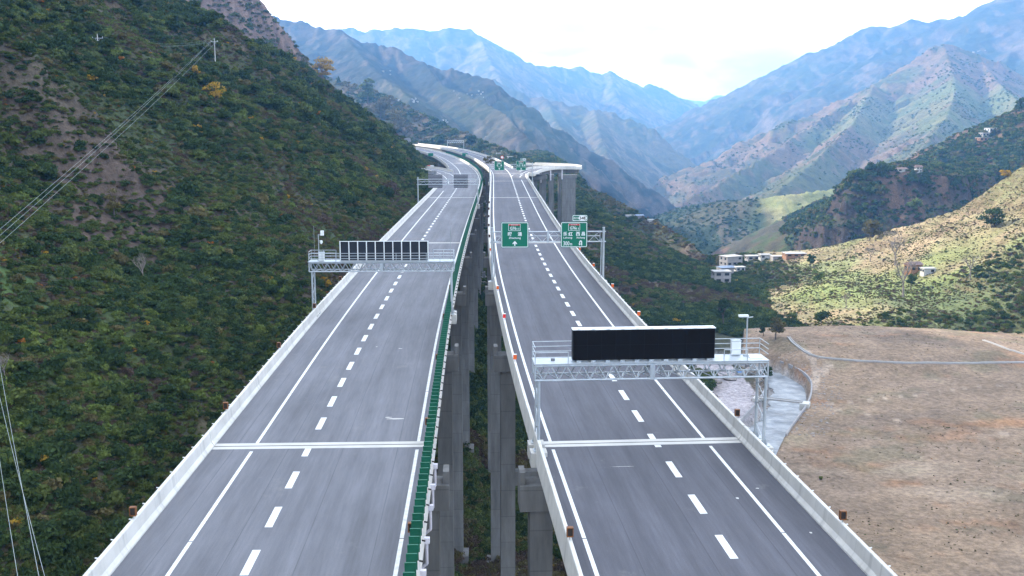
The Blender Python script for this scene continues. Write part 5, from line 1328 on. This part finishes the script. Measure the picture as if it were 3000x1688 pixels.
# ---------------------------------------------------------------- plants
def leaf_cloud(rg, centres, radii, n, size, flat=0.8, m=None, name='crown', droop=0.0):
    """n leaf-sized faces spread through the lobes of a crown"""
    k = rg.choice(len(centres), n, p=np.array(radii)**2/np.sum(np.array(radii)**2)); c = np.array(centres)[k]; r = np.array(radii)[k]
    d = rg.normal(size=(n, 3)); d /= np.linalg.norm(d, axis=1)[:, None]; d[:, 2] = np.abs(d[:, 2])*0.9 + d[:, 2]*0.1
    rad_ = r*np.clip(rg.normal(0.86, 0.20, n), 0.15, 1.25); p = c + d*rad_[:, None]*np.array([1, 1, flat])
    nrm = d + rg.normal(size=(n, 3))*0.75; nrm /= np.linalg.norm(nrm, axis=1)[:, None]
    a = np.cross(nrm, rg.normal(size=(n, 3))); a /= np.linalg.norm(a, axis=1)[:, None]; b = np.cross(nrm, a)
    s = size*rg.uniform(0.6, 1.5, n)[:, None]; q = rg.uniform(0.35, 0.75, n)[:, None]
    v = np.stack([p-a*s, p-b*s*q+nrm*s*0.15, p+a*s, p+b*s*q+nrm*s*0.15], 1).reshape(-1, 3)
    f = np.arange(n*4).reshape(-1, 4)
    me = bpy.data.meshes.new(name); me.vertices.add(len(v)); me.vertices.foreach_set('co', v.astype(np.float32).ravel())
    me.loops.add(n*4); me.loops.foreach_set('vertex_index', f.astype(np.int32).ravel()); me.polygons.add(n); me.polygons.foreach_set('loop_start', np.arange(0, n*4, 4, dtype=np.int32))
    me.update(calc_edges=True)
    if m: me.materials.append(m)
    return me
def lobes(rg, n, w=1.0, h=0.8):
    c, r = [], []
    for i in range(n):
        a, q = rg.uniform(0, 6.28), rg.uniform(0.0, 0.75)*w; c.append((q*math.cos(a), q*math.sin(a), rg.uniform(0.15, 0.75)*h)); r.append(rg.uniform(0.28, 0.58)*w)
    return c, r
protos = bpy.data.collections.new('plant_prototypes')
def proto_set(kind, m, n, leaves, size, w=1.0, h=0.8, nl=7, flat=0.8):
    col = bpy.data.collections.new('proto_'+kind)
    for i in range(n):
        rg = np.random.RandomState(hash(kind) % 1000 + i if False else sum(map(ord, kind))*7+i); c, r = lobes(rg, nl, w, h)
        o = bpy.data.objects.new('p_'+kind, leaf_cloud(rg, c, r, leaves, size, flat, m, 'p_'+kind)); col.objects.link(o)
    return col
PROTO = {
 'dark': proto_set('dark', M['leaf_dark'], 6, 520, 0.125), 'mid': proto_set('mid', M['leaf_mid'], 6, 480, 0.125), 'olive': proto_set('olive', M['leaf_olive'], 4, 360, 0.14, 1.0, 0.6),
 'dry': proto_set('dry', M['leaf_dry'], 4, 300, 0.11, 1.0, 0.7), 'gold': proto_set('gold', M['leaf_gold'], 3, 160, 0.12, 0.8, 0.9, 5), 'rust': proto_set('rust', M['leaf_rust'], 3, 160, 0.12, 0.8, 0.8, 5),
 'lime': proto_set('lime', M['leaf_lime'], 3, 320, 0.13, 1.0, 0.5), 'fardark': proto_set('fardark', M['leaf_dark'], 3, 70, 0.36), 'farolive': proto_set('farolive', M['leaf_olive'], 3, 70, 0.36),
 'farmid': proto_set('farmid', M['leaf_mid'], 3, 70, 0.36),
}
def scatter_tree(col):
    ng = bpy.data.node_groups.new('scatter_'+col.name, 'GeometryNodeTree')
    ng.interface.new_socket('Geometry', in_out='INPUT', socket_type='NodeSocketGeometry'); ng.interface.new_socket('Geometry', in_out='OUTPUT', socket_type='NodeSocketGeometry')
    gi, go = nd(ng, 'NodeGroupInput'), nd(ng, 'NodeGroupOutput'); ip = nd(ng, 'GeometryNodeInstanceOnPoints'); ci = nd(ng, 'GeometryNodeCollectionInfo')
    ci.inputs['Collection'].default_value = col; ci.inputs['Separate Children'].default_value = True; ci.inputs['Reset Children'].default_value = True
    def attr(n, t_):
        a = nd(ng, 'GeometryNodeInputNamedAttribute', data_type=t_); a.inputs['Name'].default_value = n; return a.outputs['Attribute']
    ng.links.new(gi.outputs[0], ip.inputs['Points']); ng.links.new(ci.outputs[0], ip.inputs['Instance']); ip.inputs['Pick Instance'].default_value = True
    ng.links.new(attr('pick', 'INT'), ip.inputs['Instance Index']); ng.links.new(attr('rot', 'FLOAT_VECTOR'), ip.inputs['Rotation']); ng.links.new(attr('size', 'FLOAT_VECTOR'), ip.inputs['Scale'])
    ng.links.new(ip.outputs[0], go.inputs[0]); return ng
def scatter(name, kind, pts, size, rg, label, tall=(0.75, 1.3)):
    n = len(pts)
    if not n: return
    me = bpy.data.meshes.new(name); me.vertices.add(n); me.vertices.foreach_set('co', pts.astype(np.float32).ravel())
    col = PROTO[kind]
    me.attributes.new('pick', 'INT', 'POINT').data.foreach_set('value', rg.randint(0, len(col.objects), n).astype(np.int32))
    me.attributes.new('rot', 'FLOAT_VECTOR', 'POINT').data.foreach_set('vector', np.stack([rg.uniform(-0.15,0.15,n), rg.uniform(-0.15,0.15,n), rg.uniform(0,6.28,n)], 1).astype(np.float32).ravel())
    me.attributes.new('size', 'FLOAT_VECTOR', 'POINT').data.foreach_set('vector', np.stack([size, size, size*rg.uniform(tall[0], tall[1], n)], 1).astype(np.float32).ravel())
    me.materials.append(col.objects[0].data.materials[0])
    o = link(name, me); md = o.modifiers.new('scatter', 'NODES'); md.node_group = scatter_tree(col)
    return tag(o, label, 'plants', kind='stuff')
def in_view(x, y, z, m=250):
    c, s = math.cos(PITCH), math.sin(PITCH); Z = y*c-(z-HC)*s; Yc = y*s+(z-HC)*c; u = CX+F*x/np.maximum(Z, 1); v = CY-F*Yc/np.maximum(Z, 1)
    return (Z > 5) & (u > -m) & (u < 3000+m) & (v > -m) & (v < 1688+m)
POOL = {}
def pool(kind, x, y, z, s):
    if len(x): POOL.setdefault(kind, []).append(np.stack([x, y, z, s], 1))
rg = np.random.RandomState(11)
def deck_clear(x, y, m=2.0):
    """true where no deck is overhead"""
    yy = np.clip(y, -60, 1100); a = x - xL(yy); b = x - xR(yy)
    return ~(((a > -15-m) & (a < 1.2+m)) | ((b > -1.4-m) & (b < 14+m))) | (y > 1060)
# left hillside: shrubs, thickets and dry scrub
for n, lo, hi, undergrowth in ((52000, 0.55, 1.25, False), (140000, 0.28, 0.62, True)):
    y = 36*((800 if not undergrowth else 520)/36.)**(rg.rand(n)**(0.62 if not undergrowth else 0.8)); wd = rg.uniform(-14, 190 if not undergrowth else 150, n)
    x = xL(np.clip(y, -60, 1000)) - 15.5 - wd; z, lab = ground_zs(x, y)
    k = (lab == 1) & in_view(x, y, z, 120) & (deck_clear(x, y, 0.0)); x, y, z = x[k], y[k], z[k]
    a = fbm(x/26, y/34, 4, 301); b = fbm(x/12, y/14, 3, 302); c = fbm(x/50, y/60, 3, 303)
    fld = np.exp(-(((x+71)/13)**2+((y-176)/23)**2)) + np.exp(-(((x+60)/13)**2+((y-128)/15)**2))
    keep = rg.rand(len(x)) > np.clip(fld*(0.8 if not undergrowth else 0.45), 0, 0.8)
    if not undergrowth: keep &= ~((c < 0.38) & (rg.rand(len(x)) < 0.35))
    x, y, z, a, b, c = [q[keep] for q in (x, y, z, a, b, c)]
    s = rg.uniform(lo, hi, len(x))*(1+0.45*sst(0.5, 0.65, a))*(1+0.5*sst(180, 520, y)); r_ = rg.rand(len(x))
    if not undergrowth: big = rg.rand(len(x)) < np.where((a > 0.5) & (y > 170), 0.16, 0.02); s = np.where(big, s*np.where(y > 170, rg.uniform(1.5, 2.6, len(x)), 1.25), s)
    s = np.where((y > 320) & (rg.rand(len(x)) < 0.06) & (not undergrowth), s*1.7, s); s = np.minimum(s, np.where(y > 320, 4.4, 2.5))
    if undergrowth: kind = np.where(b > 0.55, np.where(r_ < 0.45, 3, np.where(r_ < 0.75, 2, 1)), np.where(r_ < 0.42, 1, np.where(r_ < 0.66, 0, np.where(r_ < 0.88, 2, 3))))
    else: kind = np.where(a > 0.50, np.where(r_ < 0.66, 0, np.where(r_ < 0.93, 1, 2)), np.where(b > 0.55, np.where(r_ < 0.35, 3, np.where(r_ < 0.75, 2, 1)), np.where(r_ < 0.46, 1, np.where(r_ < 0.74, 0, 2))))
    kind = np.where(rg.rand(len(x)) < 0.006, 4, kind); kind = np.where(rg.rand(len(x)) < 0.003, 5, kind)
    fresh = sst(0.56, 0.64, fbm(x/20+9, y/26, 4, 308)); kind = np.where((kind < 4) & (rg.rand(len(x)) < 0.30*fresh), 6, kind)
    for i, nm in enumerate(('dark','mid','olive','dry','gold','rust','lime')): m = kind == i; pool(nm, x[m], y[m], z[m]-0.12*s[m], s[m]*(0.9 if i > 3 else 1))
# scrub slopes below the right carriageway, under the bridges and on the spur
n = 115000; y = 120*(1500/120.)**rg.rand(n); u = rg.uniform(900, 3050, n); x = (u-CX)/F*y; z, lab = ground_zs(x, y)
k = (np.isin(lab, [0, LABELS.index('scrub_spur')]) | ((lab == 1) & (x > xL(np.clip(y,-60,1000))-15))) & in_view(x, y, z) & (stream_d(x, y) > 19); cl = deck_clear(x, y, 1.0); k &= cl | (rg.rand(n) < 0.75)
x, y, z = x[k], y[k], z[k]; a = fbm(x/30, y/30, 4, 311); b = fbm(x/14, y/14, 3, 312); r_ = rg.rand(len(x))
s = rg.uniform(0.7, 1.6, len(x))*(1+0.5*sst(0.5,0.65,a))*(1+0.9*sst(500,1300,y))
kind = np.where(a > 0.52, np.where(r_ < 0.7, 0, 1), np.where(b > 0.5, np.where(r_ < 0.55, 3, 2), np.where(r_ < 0.45, 1, np.where(r_ < 0.75, 0, 2))))
kind = np.where(rg.rand(len(x)) < 0.006, 4, kind); f_ = y > 620
for i, nm in enumerate(('dark','mid','olive','dry','gold')):
    m = (kind == i) & ~f_; pool(nm, x[m], y[m], z[m]-0.1*s[m], s[m]); m = (kind == i) & f_; pool({'dark':'fardark','mid':'farmid'}.get(nm,'farolive'), x[m], y[m], z[m]-0.1*s[m], s[m])
# terraces: light scrub; thicker and darker in the damp strip behind the mound
n = 22000; y = rg.uniform(240, 620, n); u = rg.uniform(2000, 3150, n); x = (u-CX)/F*y; z, lab = ground_zs(x, y)
k = (lab == LABELS.index('terrace_slope')) & in_view(x, y, z, 100); x, y, z = x[k], y[k], z[k]; a = fbm(x/16, y/22, 4, 321)
damp = np.clip(0.75*sst(345, 325, y)+sst(142,118,x)*sst(410,460,y)*1.2+sst(150,185,x)*sst(400,360,y), 0, 1)
keep = rg.rand(len(x)) < np.clip(0.07+0.34*sst(0.52,0.64,a)+damp*0.9, 0, 1); x, y, z, a, damp = [q[keep] for q in (x, y, z, a, damp)]
r_ = rg.rand(len(x)); s = rg.uniform(0.30, 0.85, len(x))*(1+0.9*damp); kind = np.where(damp > 0.4, np.where(r_ < 0.35, 0, np.where(r_ < 0.65, 1, np.where(r_ < 0.85, 2, 3))), np.where(r_ < 0.14, 1, np.where(r_ < 0.45, 2, np.where(r_ < 0.86, 3, 6))))
for i, nm in enumerate(('dark','mid','olive','dry','gold','rust','lime')): m = kind == i; pool(nm, x[m], y[m], z[m]-0.1*s[m], s[m])
# dry tufts all over the terraces
n = 34000; y = rg.uniform(280, 500, n); u = rg.uniform(2150, 3080, n); x = (u-CX)/F*y; z, lab = ground_zs(x, y)
k = (lab == LABELS.index('terrace_slope')) & in_view(x, y, z, 60); x, y, z = x[k], y[k], z[k]; a = fbm(x/9, y/9, 4, 361); keep = rg.rand(len(x)) < 0.25+0.75*sst(0.42,0.58,a); x, y, z = x[keep], y[keep], z[keep]
r_ = rg.rand(len(x)); s = rg.uniform(0.18, 0.5, len(x))
for nm, lo, hi in (('dry', 0, 0.40), ('olive', 0.40, 0.78), ('lime', 0.78, 0.92), ('mid', 0.92, 1.0)): m = (r_ >= lo) & (r_ < hi); pool(nm, x[m], y[m], z[m]-0.05, s[m])
# dark ridge and cliff knoll
n = 26000; y = rg.uniform(560, 960, n); u = rg.uniform(2300, 3150, n); x = (u-CX)/F*y; z, lab = ground_zs(x, y)
k = np.isin(lab, [LABELS.index('dark_ridge'), LABELS.index('cliff_knoll')]) & in_view(x, y, z); z2 = ground_zs(x+1.5, y+1.5)[0]; k &= np.abs(z2-z) < 7.0
x, y, z = x[k], y[k], z[k]; a = fbm(x/34, y/34, 4, 331); keep = rg.rand(len(x)) < 0.40+0.60*sst(0.42,0.56,a); x, y, z, a = [q[keep] for q in (x, y, z, a)]
s = rg.uniform(0.9, 2.0, len(x))*(1+0.7*sst(0.52,0.62,a)); r_ = rg.rand(len(x)); kind = np.where(r_ < 0.55, 0, np.where(r_ < 0.75, 1, np.where(r_ < 0.9, 2, 3)))
for i, nm in enumerate(('fardark','farmid','farolive','dry')): m = kind == i; pool(nm, x[m], y[m], z[m]-0.1*s[m], s[m])
# trees and bushes dotting the sunlit mountain, the slate mountain and the cliff spur
n = 70000; y = 650*(2800/650.)**rg.rand(n); u = rg.uniform(560, 3100, n); x = (u-CX)/F*y; z, lab = ground_zs(x, y)
far_ids = [LABELS.index(l) for l in LABELS if l.startswith('lit_') or l in ('shaded_foot','cliff_spur')]
k = np.isin(lab, far_ids) & in_view(x, y, z); x, y, z, lab = x[k], y[k], z[k], lab[k]; a = fbm(x/70, y/70, 4, 341)
keep = rg.rand(len(x)) < 0.10+0.9*sst(0.47,0.60,a); ft = lab == LABELS.index('shaded_foot'); keep = np.where(ft, rg.rand(len(x)) < np.where(x/y < 0.245, 1.0, 0.12), keep); x, y, z, a, ft = [q[keep] for q in (x, y, z, a, ft)]
s = rg.uniform(0.9, 2.2, len(x))*(1+0.5*sst(1300,2600,y)); r_ = rg.rand(len(x)); kind = np.where(r_ < np.where(ft, 0.7, 0.10), 0, np.where(r_ < np.where(ft, 0.92, 0.55), 1, 2))
for i, nm in enumerate(('fardark','farmid','farolive')): m = kind == i; pool(nm, x[m], y[m], z[m]-0.15*s[m], s[m])
# dry tufts and a few green ones on the brown shelf
n = 3600; y = rg.uniform(95, 330, n); u = rg.uniform(1900, 3100, n); x = (u-CX)/F*y; z, lab = ground_zs(x, y)
k = (lab == LABELS.index('mound')) & in_view(x, y, z) & (stream_d(x, y) > 7) & deck_clear(x, y, 0); x, y, z = x[k], y[k], z[k]; a = fbm(x/12, y/8, 4, 351); keep = rg.rand(len(x)) < sst(0.45,0.6,a); x, y, z = x[keep], y[keep], z[keep]
r_ = rg.rand(len(x)); s = rg.uniform(0.08, 0.24, len(x)); 
for nm, lo, hi in (('dry', 0, 0.40), ('olive', 0.40, 0.90), ('mid', 0.90, 0.97), ('rust', 0.97, 1.0)): m = (r_ >= lo) & (r_ < hi); pool(nm, x[m], y[m], z[m], s[m])
NAMES = {'dark': ('evergreen_shrubs','dark evergreen shrubs covering the slopes'), 'mid': ('green_shrubs','mid green shrubs covering the slopes'), 'olive': ('olive_scrub','olive and yellowing scrub on the slopes'), 'dry': ('dry_scrub','bare brown twiggy scrub and dry tufts'), 'gold': ('golden_shrubs','scattered golden autumn shrubs'), 'rust': ('rusty_shrubs','scattered rust-red shrubs'), 'lime': ('bright_green_shrubs','fresh green bushes on the sunny terraces'), 'fardark': ('distant_dark_trees','dark trees and bushes dotting the far slopes'), 'farmid': ('distant_green_trees','green trees and bushes dotting the far slopes'), 'farolive': ('distant_olive_trees','olive trees and bushes dotting the far slopes')}
for kd, parts_ in POOL.items():
    q = np.concatenate(parts_); scatter(NAMES[kd][0], kd, q[:, :3], q[:, 3], rg, NAMES[kd][1])

# ---------------------------------------------------------------- trees one can tell apart
def branchy(b, p, d, ln, r, depth, rg, tips):
    q = p + d*ln; b.tube(p, q, r, 5, r*0.62)
    if depth == 0: tips.append(q); return
    for i in range(rg.randint(2, 4)):
        nd_ = (d + Vector(rg.normal(size=3))*0.42 + Vector((0,0,0.12))).normalized(); branchy(b, p + d*ln*rg.uniform(0.6, 1.0), nd_, ln*rg.uniform(0.55, 0.8), r*0.58, depth-1, rg, tips)
def tree(label, u, v, hpx, wpx, leaf, seed, bare=False, name='tree', group=None, leaves=900, cat='tree', cone=False, ysub=0):
    q = hit(u, v); k = q[1]/F; h, w_ = hpx*k, wpx*k/2; rg = np.random.RandomState(seed); t = tag(empty(name, q), label, cat, group)
    b = MB(); tips = []; r0 = max(0.06, h*0.022)
    if cone: b.tube((0,0,-0.4), (0,0,h*0.95), r0, 6, 0.03)
    else:
        b.tube((0,0,-0.4), (0,0,h*0.28), r0*1.2, 6, r0)
        for i in range(4 if not bare else 5):
            a_ = i*6.28/4+rg.uniform(-0.5,0.5); d = Vector((math.cos(a_)*0.55, math.sin(a_)*0.55, 1)).normalized() if i else Vector((0,0,1)); branchy(b, Vector((0,0,h*(0.2+0.07*i))), d, h*(0.26 if bare else 0.24), r0*0.75, 3 if bare else 2, rg, tips)
    b.build('trunk', M['bark'] if not bare else M['twig'], t)
    if leaf and not bare:
        if cone:
            c = [((rg.uniform(-0.2,0.2))*w_*(1-i/9), rg.uniform(-0.2,0.2)*w_*(1-i/9), h*(0.12+0.09*i)) for i in range(9)]; r = [w_*(1.02-i/9.5) for i in range(9)]
        else:
            c, r = [], []
            for i in range(11):
                a_, qd = rg.uniform(0, 6.28), rg.uniform(0.1, 0.68)*w_; c.append((qd*math.cos(a_), qd*math.sin(a_), h*rg.uniform(0.20, 0.82))); r.append(rg.uniform(0.26, 0.46)*w_)
        ls = max(0.10, k*3.2)
        link('crown', leaf_cloud(rg, c, r, leaves, ls, 0.85, leaf), t)
    elif bare:
        m = MB()
        for p in tips:
            for _ in range(3):
                d = (Vector(rg.normal(size=3))+Vector((0,0,0.8))).normalized(); m.tube(p, p+d*h*rg.uniform(0.05,0.11), r0*0.12, 3, 0.01)
        m.build('twigs', M['twig'], t)
    return t
G1 = 'trees standing out on the left hillside'; G2 = 'trees on the sunny terraces'; G3 = 'trees on the cliff and dark ridge'; G4 = 'bushes along the mound and stream'
tree('round golden tree on the skyline of the left hillside', 946, 240, 72, 72, M['leaf_gold'], 1, group=G1)
tree('green tree just below the golden skyline tree', 938, 285, 55, 62, M['leaf_mid'], 2, group=G1)
tree('tall dark tree on the left hillside crest above the far road', 1078, 305, 78, 66, M['leaf_mid'], 3, group=G1)
tree('broad olive tree below the tall dark crest tree', 1115, 350, 72, 80, M['leaf_olive'], 4, group=G1)
tree('olive tree at the foot of the left hillside near the far bend', 1160, 395, 72, 84, M['leaf_olive'], 5, group=G1)
tree('small conifer sticking up from the hillside crest between the golden and dark trees', 992, 245, 20, 10, M['leaf_dark'], 6, cone=True, group=G1, leaves=200)
tree('golden shrub below the tall power pole', 632, 300, 62, 78, M['leaf_gold'], 7, group=G1, leaves=420)
tree('orange shrub high on the left hillside', 357, 182, 16, 26, M['leaf_rust'], 8, group=G1, leaves=160, cat='shrub', name='shrub')
tree('yellow shrub left of the long wires', 268, 242, 24, 36, M['leaf_gold'], 9, group=G1, leaves=160, cat='shrub', name='shrub')
tree('orange shrub just below the yellow shrub left of the wires', 290, 262, 16, 26, M['leaf_rust'], 10, group=G1, leaves=160, cat='shrub', name='shrub')
tree('golden bush beside the left leg of the rear-facing gantry', 955, 845, 36, 42, M['leaf_gold'], 11, group=G1, leaves=300, cat='shrub', name='shrub')
tree('feathery green tree on the brown terraces of the left hillside', 335, 640, 110, 70, M['leaf_olive'], 12, group=G1, leaves=600)
tree('orange shrub near the left edge of the lower hillside', 62, 1015, 26, 34, M['leaf_rust'], 13, group=G1, leaves=140, cat='shrub', name='shrub')
tree('bare grey tree in the lower left hillside scrub', 420, 830, 85, 80, None, 14, True, group=G1)
tree('bare grey tree at the far left edge of the hillside', 15, 1120, 90, 80, None, 15, True, group=G1)
tree('large bare tree in the middle of the sunny terraces', 2622, 778, 92, 78, None, 20, True, group=G2)
tree('tall bare tree in front of the mud-brick farmhouse', 2645, 870, 118, 46, None, 21, True, group=G2)
tree('dark ivy-covered bush at the foot of the tall bare tree', 2668, 850, 52, 34, M['leaf_dark'], 22, group=G2, leaves=600)
tree('bare sapling left of the large bare tree', 2550, 768, 52, 34, None, 23, True, group=G2)
tree('grey bushy tree under the cliff knoll', 2548, 705, 62, 72, M['leaf_olive'], 24, group=G2)
tree('lime green bush at the top edge of the sunny terraces', 2680, 622, 40, 50, M['leaf_lime'], 25, group=G2)
tree('big dark green bush near the right edge of the sunny terraces', 2905, 668, 62, 82, M['leaf_dark'], 26, group=G2, leaves=1200)
tree('golden bush on the skyline right of the sunny terraces', 2944, 524, 28, 32, M['leaf_gold'], 27, group=G2, leaves=400)
tree('bare thin tree right of the farmhouse', 2842, 815, 70, 22, None, 28, True, group=G2)
tree('yellow-green bush beside the shaded hamlet slope', 2392, 830, 46, 40, M['leaf_lime'], 29, group=G2, leaves=500)
tree('dark tree right of the hamlet at the foot of the cliff', 2375, 785, 44, 30, M['leaf_dark'], 30, group=G2, leaves=600)
tree('bare orchard tree low on the sunny terraces', 2478, 905, 48, 30, None, 31, True, group=G2)
tree('pale silvery tree at the left end of the mound top', 2272, 995, 76, 62, M['leaf_olive'], 32, group=G4)
tree('green bush right of the silvery tree behind the mound', 2322, 952, 38, 36, M['leaf_mid'], 33, group=G4, leaves=600, cat='shrub', name='shrub')
tree('dark round bush at the left of the mound top', 2236, 985, 44, 30, M['leaf_dark'], 34, group=G4, leaves=500, cat='shrub', name='shrub')
tree('dense dark bush in the middle behind the mound', 2405, 950, 40, 52, M['leaf_dark'], 35, group=G4, leaves=700, cat='shrub', name='shrub')
tree('tall dark tree on the scrub slope left of the mound', 2118, 960, 96, 50, M['leaf_dark'], 36, group=G4, leaves=1200)
tree('rounded dark bush standing by the stream wall', 2250, 1108, 36, 34, M['leaf_dark'], 37, group=G4, leaves=700, cat='shrub', name='shrub')
tree('small green bush alone on the brown shelf', 2404, 1405, 10, 11, M['leaf_mid'], 38, group=G4, leaves=150, cat='shrub', name='shrub')
tree('dark trees behind the three-storey hamlet house', 2082, 785, 42, 32, M['leaf_dark'], 39, group=G4, leaves=700)
tree('brownish round tree left of the three-storey hamlet house', 2108, 782, 34, 32, M['leaf_olive'], 40, group=G4, leaves=500)
tree('dark conifer pair top right on the cliff knoll', 2710, 545, 62, 34, M['leaf_dark'], 50, cone=True, group=G3, leaves=900)
tree('dark conifer left of the tallest conifer on the knoll', 2672, 535, 42, 30, M['leaf_dark'], 51, cone=True, group=G3, leaves=700)
tree('broad dark tree at the highest point of the cliff knoll', 2590, 508, 40, 62, M['leaf_dark'], 52, group=G3, leaves=1000)
tree('dark tree left of the broad tree on the cliff knoll', 2548, 510, 34, 46, M['leaf_dark'], 53, group=G3, leaves=800)
tree('rounded green tree at the left shoulder of the cliff knoll', 2500, 528, 30, 36, M['leaf_mid'], 54, group=G3, leaves=600)
tree('open dark tree standing alone on the saddle of the dark ridge', 2756, 482, 52, 34, M['leaf_dark'], 55, group=G3, leaves=700)
tree('dark trees on a red outcrop below the ridge', 2798, 560, 42, 46, M['leaf_dark'], 56, group=G3, leaves=800)
tree('dark tree on the skyline at the right edge of the ridge', 2990, 330, 44, 34, M['leaf_dark'], 57, group=G3, leaves=700)
tree('round dark tree left of the small truss gantry on the scrub hill', 1290, 425, 30, 28, M['leaf_dark'], 60, group=G3, leaves=500)
tree('tall dark tree right of the small far truss gantry', 1378, 432, 34, 36, M['leaf_dark'], 61, group=G3, leaves=600)
tree('green tree second right of the small far truss gantry', 1408, 437, 28, 30, M['leaf_mid'], 62, group=G3, leaves=500)
# the tree growing up between the two decks near the far bend
q = (-13.0, 560.0, -16.0); t = tag(empty('tree', q), 'green tree growing up between the two carriageways at the far bend', 'tree')
MB().tube((0,0,-3),(0,0,13),0.22,6,0.12).build('trunk', M['bark'], t); rgt = np.random.RandomState(70)
link('crown', leaf_cloud(rgt, [(0,0,15.5),(2,0,17),(-1.5,1,17.5),(0.5,-1,19),(-2.6,0,15.0),(2.8,1,15)], [1.8,1.6,1.5,1.2,1.3,1.3], 600, 0.5, 0.8, M['leaf_olive']), t)
# ---------------------------------------------------------------- valley haze
def haze():
    m = bpy.data.materials.new('haze'); m.use_nodes = True; t = m.node_tree; t.nodes.clear()
    o = nd(t, 'ShaderNodeOutputMaterial'); v = nd(t, 'ShaderNodeVolumePrincipled')
    v.inputs['Color'].default_value = HAZE_COL + (1,); v.inputs['Absorption Color'].default_value = (0.16, 0.16, 0.16, 1); v.inputs['Density'].default_value = HAZE_D; v.inputs['Anisotropy'].default_value = 0.25
    t.links.new(v.outputs[0], o.inputs['Volume'])
    hz = MB().box(-12600,-12600,-310, 12600,12600,670).build('haze', m)
    tag(hz, kind="stuff"); return hz
HAZE_COL, HAZE_D = (0.20, 0.50, 1.0), 0.000155
haze()
